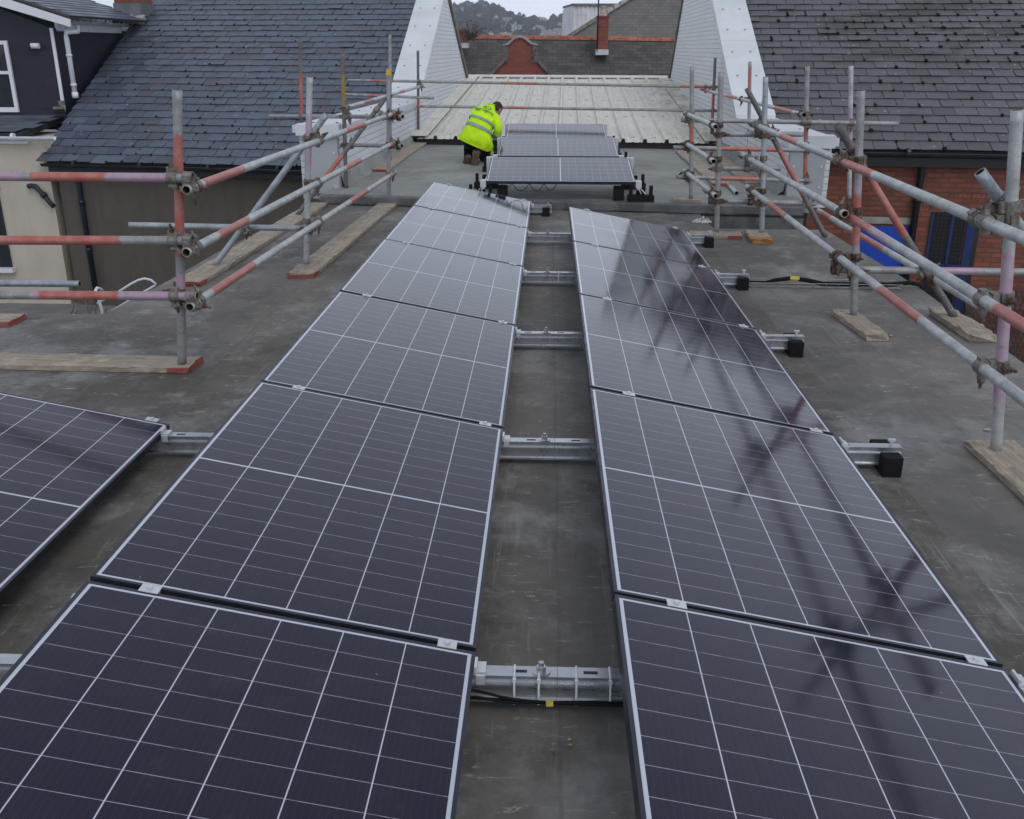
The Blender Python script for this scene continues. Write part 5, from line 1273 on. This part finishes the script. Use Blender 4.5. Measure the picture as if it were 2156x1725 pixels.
# sleeves
sh_r, el_r, wr_r = K(1043, 249, 15.36), K(1049.5, 273, 15.24), K(1044.5, 292, 15.36)
skin_body('sleeve', [[(K(1036, 246, 15.40), .095), (sh_r, .088), (sh_r.lerp(el_r, .5), .074), (el_r, .066), (el_r.lerp(wr_r, .6), .058), (wr_r, .050)]], 'hivis', man)
sh_l, el_l, wr_l = K(1000, 240, 15.46), K(1016, 268, 15.75), K(1040, 289, 15.62)
skin_body('sleeve', [[(K(1008, 240, 15.46), .09), (sh_l, .082), (el_l, .064), (wr_l, .050)]], 'hivis', man)
for a_, b_ in ((.42, .60), (.80, .93)):
    b = MB(); b.path([el_r.lerp(wr_r, a_), el_r.lerp(wr_r, (a_+b_)/2), el_r.lerp(wr_r, b_)], [.071, .070, .067], 14); b.build('reflective_band', 'reflective', man, True)
# hands: palm with five fingers closing on the panel frame
def hand(wrist, target, up, nm):
    d = (target-wrist).normalized(); sd = d.cross(up).normalized(); up = sd.cross(d).normalized()
    chains = [[(wrist, .026), (wrist+d*.045, .032), (wrist+d*.085, .034)]]
    for k, (o, L) in enumerate(((-.030, .072), (-.010, .082), (.011, .077), (.030, .060))):
        r0 = wrist+d*.085; k0 = wrist+d*.095+sd*o; k1 = k0+d*L*.45-up*.006; k2 = k1+d*L*.28-up*.022; k3 = k2+d*L*.10-up*.026
        chains.append([(r0, .034), (k0, .0105), (k1, .0095), (k2, .0088), (k3, .0075)])
    t0 = wrist+d*.035; chains.append([(wrist+d*.045, .032), (t0+d*.02-sd*.042, .012), (t0+d*.055-sd*.058-up*.01, .010), (t0+d*.075-sd*.056-up*.02, .0085)])
    return skin_body(nm, chains, 'skin', man, 1)
hand(wr_r+(wr_r-el_r).normalized()*.01, K(1053, 297, 15.42), Vector((0, -.3, 1)), 'hand')
hand(wr_l, K(1052, 293, 15.58), Vector((0, -.3, 1)), 'hand')
# head looking down and to the right
hc = K(1045, 231, 15.62); fwd = Vector((.42, .62, -.66)).normalized(); hs_ = fwd.cross(Vector((0, 0, 1))).normalized(); hu = hs_.cross(fwd).normalized()
def H(x, y, z): return hc+hs_*x+fwd*y+hu*z
def headsurf(an, ph, grow=0):
    cx, cy, cz = math.cos(ph)*math.sin(an), math.cos(ph)*math.cos(an), math.sin(ph)
    rx, ry, rz = .076+grow, .097+grow, .118+grow
    if cz < 0: rx *= 1+.22*cz; ry *= 1+.12*cz
    y = cy*ry; z = cz*rz
    if grow == 0 and cy > .35 and abs(cx) < .5:
        y += .022*math.exp(-((cx)/.14)**2-((cz+.12)/.16)**2)      # nose
        y -= .010*math.exp(-((abs(cx)-.36)/.12)**2-((cz-.04)/.09)**2)  # eye sockets
        y += .007*math.exp(-((cx)/.25)**2-((cz+.50)/.06)**2)      # lips
        y += .010*math.exp(-((cx)/.3)**2-((cz+.86)/.15)**2)       # chin
    return H(cx*rx, y, z)
b = MB(); rows = [[b.vert(headsurf(2*math.pi*j/36, lerp(-1.5, 1.5, i/28))) for j in range(36)] for i in range(29)]
for i in range(28):
    for j in range(36): b.face((rows[i][j], rows[i][(j+1) % 36], rows[i+1][(j+1) % 36], rows[i+1][j]))
b.face(rows[0]); b.face(rows[-1]); b.path([hc-fwd*.03-hu*.05, K(1036, 226, 15.57)], [.058, .062], 14)
for s in (-1, 1):
    c = H(s*.074, -.008, -.01); rr_ = [c+hu*(.032*math.cos(t))+fwd*(.020*math.sin(t))+hs_*(s*(.010+.010*abs(math.sin(t)))) for t in [2*math.pi*k/12 for k in range(12)]]
    i0 = [b.vert(q) for q in rr_]; i1 = [b.vert(q-hs_*(s*.02)) for q in rr_]; b.face(i0)
    for k in range(12): b.face((i0[k], i0[(k+1) % 12], i1[(k+1) % 12], i1[k]))
hd = b.build('head', 'skin', man, True)
b = MB(); rh_ = random.Random(6); rows = []
for i in range(25):
    ph = lerp(-.75, 1.5, i/24); q = []
    for j in range(36):
        an = 2*math.pi*j/36; back = -math.cos(an)
        g2 = .012+rh_.uniform(-.004, .004); lim = -.15+.55*max(0, -back)*1.7
        q.append(b.vert(headsurf(an, max(ph, lim-.6*max(0, back)), g2 if ph > lim-.6*max(0, back) else .004)))
    rows.append(q)
for i in range(24):
    for j in range(36): b.face((rows[i][j], rows[i][(j+1) % 36], rows[i+1][(j+1) % 36], rows[i+1][j]))
b.face(rows[-1]); b.build('hair', 'hair', hd, True)
b = MB()
for s in (-1, 1): c = headsurf(s*.38, .04, 0); b.cyl(c-fwd*.004, c+fwd*.003, .010, 10)
b.build('eyes', 'black', hd)
# lettering and star emblem printed on the back
def print_on_back(name, pts_faces, mat, t_c, a_c, sx, st, parent):
    vs, fs = pts_faces; b = MB()
    for x, y in vs: b.vert(jp(t_c+y*st, a_c+x*sx, .016))
    for f in fs: b.face(f)
    return b.build(name, mat, parent)
cu = bpy.data.curves.new('lettering', 'FONT'); cu.body = 'inspiregreen'; cu.size = 1; cu.align_x = 'CENTER'; cu.offset = .03
to = bpy.data.objects.new('lettering', cu); COL.objects.link(to); dg = bpy.context.evaluated_depsgraph_get(); tm = bpy.data.meshes.new_from_object(to.evaluated_get(dg))
tv = [(v.co.x, v.co.y) for v in tm.vertices]; tf = [tuple(p.vertices) for p in tm.polygons]; bpy.data.objects.remove(to); bpy.data.curves.remove(cu); bpy.data.meshes.remove(tm)
print_on_back('lettering', (tv, tf), MAT['logo_green'], 4.15, -math.pi*.5-.05, .30, 1.0, jk)
vs, fs = [], []
for k in range(8):
    a = 2*math.pi*k/8+.2; i = len(vs); ca, sa = math.cos(a), math.sin(a)
    for rr_, ww in ((.35, 0), (.7, .20), (1.0, .06), (.98, -.06), (.62, -.17)): vs.append((ca*rr_-sa*ww, sa*rr_+ca*ww))
    fs.append(tuple(range(i, i+5)))
print_on_back('emblem', (vs, fs), MAT['logo_green'], 5.40, -math.pi*.5+.15, .34, .55, jk)

# ------------------------------------------------------------------ odds and ends
hh = thing('bent_handrail', 'white bent tube handrail standing beyond the left roof edge', 'handrail', (-3.4, 8, GZ))
b = MB()
L1 = [ony(217, 676, 7.4), ony(215, 655, 7.4), ony(205, 622, 7.4), ony(201, 612, 7.4), ony(204, 607, 7.45), ony(212, 609, 7.5), ony(217, 615, 7.55)]
b.path(L1, .013, 8); b.build('hoop', 'upvc', hh, True)
b = MB(); b.path([ony(205, 640, 8.2), ony(250, 615, 8.2), ony(275, 599, 8.2), ony(292, 590, 8.2), ony(305, 587, 8.2), ony(318, 590, 8.2), ony(328, 598, 8.2), ony(326, 602, 8.2), ony(298, 618, 8.2), ony(215, 668, 8.2)], .011, 8); b.build('rail', 'upvc', hh, True)
tg = thing('bare_shrub', 'bare twiggy plant poking up beside the white handrail', 'plant', (-3.4, 8.6, GZ))
b = MB()
for u, v, du, dv in ((282, 590, -9, -28), (300, 585, -8, -18), (251, 612, -1, -16), (285, 580, 3, -14), (150, 660, 5, -20), (186, 657, -10, -30), (190, 655, 4, -22), (222, 655, 3, -12), (200, 650, 20, -20), (160, 660, 2, -8)):
    p = ony(u, v, 8.7); q = ony(u+du, v+dv, 8.7); b.path([Vector((p.x, p.y, p.z-.9)), p, p.lerp(q, .5)+Vector((.01, 0, 0)), q], [.007, .006, .005, .003], 5)
b.build('stems', 'stone', tg)
# crumpled plastic by the step
b = MB(); r = random.Random(12); c0 = onz(1476, 469, 0); n1, n2 = 14, 9
gr = [[b.vert(c0+Vector((lerp(-.10, .12, i/n1), lerp(-.05, .06, j/n2)*math.sin(math.pi*(i+.5)/(n1+1)), max(.002, (.055*math.sin(math.pi*i/n1)*math.sin(math.pi*j/n2))*r.uniform(.2, 1.5)+.003)))) for j in range(n2+1)] for i in range(n1+1)]
for i in range(n1):
    for j in range(n2): b.face((gr[i][j], gr[i+1][j], gr[i+1][j+1], gr[i][j+1]))
MAT['plastic'] = simple('plastic', (.42, .42, .41), .25, 0, .6, 40)
tag(b.build('plastic_bag', 'plastic', None, False, c0), 'scrap of crumpled clear plastic lying by the roof step', 'plastic scrap')
def chip(name, label, u, v, s, mat, seed, z=0.):
    r = random.Random(seed); p = onz(u, v, z); b = MB(); n = 7; e = [Vector((math.cos(2*math.pi*k/n)*s*r.uniform(.6, 1.1), math.sin(2*math.pi*k/n)*s*.6*r.uniform(.6, 1.1), 0)) for k in range(n)]
    rot = Euler((r.uniform(-.25, .25), r.uniform(-.25, .25), r.uniform(0, 3))).to_matrix(); b.prism([p+rot @ q+Vector((0, 0, .004+s*.1)) for q in e], (0, 0, .003))
    return tag(b.build(name, mat, None, False, p), label, name.replace('_', ' '))
MAT['leaf_y'] = simple('leaf_y', (.42, .36, .16), .8, 0, .2, 60); MAT['leaf_p'] = simple('leaf_p', (.36, .22, .18), .8, 0, .2, 60); MAT['leaf_b'] = simple('leaf_b', (.09, .07, .055), .8, 0, .2, 60)
chip('fallen_leaf', 'pale yellow fallen leaf on the felt between the panel rows', 1199, 1561, .0075, 'leaf_y', 1)
chip('fallen_leaf', 'pinkish brown fallen leaf on the felt between the panel rows', 1200, 1572, .0075, 'leaf_p', 2)
chip('fallen_leaf', 'dark curled dead leaf on the felt seam between the panel rows', 1166, 1589, .008, 'leaf_b', 3)
chip('debris_chip', 'pale scrap on the felt beside the short thick board block', 1873, 709, .022, 'mortar', 4)
chip('debris_chip', 'pale scrap on the felt left of the pink pole', 2079, 908, .026, 'mortar', 5)
# rubble and leaning mesh panel in the yard at the right
rb = thing('mesh_fence_panel', 'wire mesh fence panel leaning in the yard at the right edge', 'fence', on_rw(2120, 700, .6))
b = MB(); A_, B_ = on_rw(2066, 705, .75), on_rw(2230, 705, .75); A_.z = B_.z = GZ+.05
for i in range(16):
    for sgn in (1, -1):
        x = i/15; p = A_.lerp(B_, x); q = A_.lerp(B_, min(1.2, max(-.2, x+sgn*.45)))+Vector((0, .35, 1.25)); b.path([p, q], .010, 4)
b.build('wire_mesh', 'black', rb)
b = MB(); p = A_.lerp(B_, .35); b.path([p+Vector((-.3, .3, 1.3)), p+Vector((.25, .2, .3))], .05, 4); b.build('timber_strut', 'stone', rb)
b = MB(); r = random.Random(3)
ico = bmesh.new(); bmesh.ops.create_icosphere(ico, subdivisions=2, radius=1); iv = [v.co.copy() for v in ico.verts]; fc = [[v.index for v in f.verts] for f in ico.faces]; ico.free()
c = on_rw(2085, 672, .5); c.z = GZ+.15; i = len(b.v)
for v in iv: b.v.append(c+Vector((v.x*.26, v.y*.2, v.z*.22))*r.uniform(.8, 1.15))
for f in fc: b.face([i+t for t in f])
tag(b.build('rubble_stone', 'stone', None, False, c), 'grey lump of rubble at the foot of the brick wall', 'stone')

# ------------------------------------------------------------------ air, sky, light
hz = MB(); hz.box((0, 760, 62), (2600, 1700, 134))
g = NG('haze'); g.t.nodes.remove(g.b); pv_ = g.n('ShaderNodeVolumePrincipled'); pv_.inputs['Color'].default_value = (.80, .88, 1.0, 1); pv_.inputs['Density'].default_value = .00042; pv_.inputs['Anisotropy'].default_value = .2
g.l(pv_.outputs[0], g.o.inputs['Volume']); MAT['haze'] = g.m
hzo = tag(hz.build('haze', 'haze'), 'thin pale haze over the distance', 'haze', None, 'stuff'); hzo.display_type = 'WIRE'

w = bpy.data.worlds.new('World'); scene.world = w; w.use_nodes = True; nt = w.node_tree
bg = nt.nodes['Background']; sky = nt.nodes.new('ShaderNodeTexSky'); sky.sky_type = 'NISHITA'; sky.sun_disc = False
SE, SA = R(52), R(150)
sky.sun_elevation = SE; sky.sun_rotation = SA; sky.dust_density = 3.0; sky.air_density = 1.0; sky.ozone_density = 2.0
hs1 = nt.nodes.new('ShaderNodeHueSaturation'); hs1.inputs['Saturation'].default_value = .42
nt.links.new(sky.outputs[0], hs1.inputs['Color'])
tc = nt.nodes.new('ShaderNodeTexCoord'); nz = nt.nodes.new('ShaderNodeTexNoise'); nz.inputs['Scale'].default_value = 1.6; nz.inputs['Detail'].default_value = 5
mp = nt.nodes.new('ShaderNodeMapping'); mp.inputs['Scale'].default_value = (1, 1, 2.6); nt.links.new(tc.outputs['Generated'], mp.inputs[0]); nt.links.new(mp.outputs[0], nz.inputs['Vector'])
rp = nt.nodes.new('ShaderNodeMapRange'); rp.inputs[1].default_value = .3; rp.inputs[2].default_value = .7; rp.inputs[3].default_value = .55; rp.inputs[4].default_value = .9; nt.links.new(nz.outputs['Fac'], rp.inputs[0])
mx = nt.nodes.new('ShaderNodeMix'); mx.data_type = 'RGBA'; nt.links.new(rp.outputs[0], mx.inputs[0]); nt.links.new(hs1.outputs[0], mx.inputs[6]); mx.inputs[7].default_value = (5.8, 6.3, 7.25, 1)   # cloud sheet
sxz = nt.nodes.new('ShaderNodeSeparateXYZ'); nt.links.new(tc.outputs['Generated'], sxz.inputs[0])
gr_ = nt.nodes.new('ShaderNodeMapRange'); gr_.inputs[1].default_value = .0; gr_.inputs[2].default_value = .75; gr_.inputs[3].default_value = 1.20; gr_.inputs[4].default_value = .46; nt.links.new(sxz.outputs[2], gr_.inputs[0])
ml = nt.nodes.new('ShaderNodeVectorMath'); ml.operation = 'SCALE'; nt.links.new(mx.outputs[2], ml.inputs[0]); nt.links.new(gr_.outputs[0], ml.inputs['Scale'])
nt.links.new(ml.outputs[0], bg.inputs['Color']); bg.inputs['Strength'].default_value = .15
sun = bpy.data.lights.new('sun', 'SUN'); sun.energy = .6; sun.angle = R(25); sun.color = (1, .97, .93)
so = bpy.data.objects.new('sun', sun); COL.objects.link(so)
dv_ = Vector((math.sin(SA)*math.cos(SE), math.cos(SA)*math.cos(SE), math.sin(SE)))
so.rotation_euler = dv_.to_track_quat('Z', 'Y').to_euler()
scene.view_settings.view_transform = 'Standard'; scene.view_settings.look = 'None'; scene.view_settings.exposure = 0.36; scene.view_settings.gamma = 1
scene.cycles.max_bounces = 6; scene.cycles.volume_bounces = 0
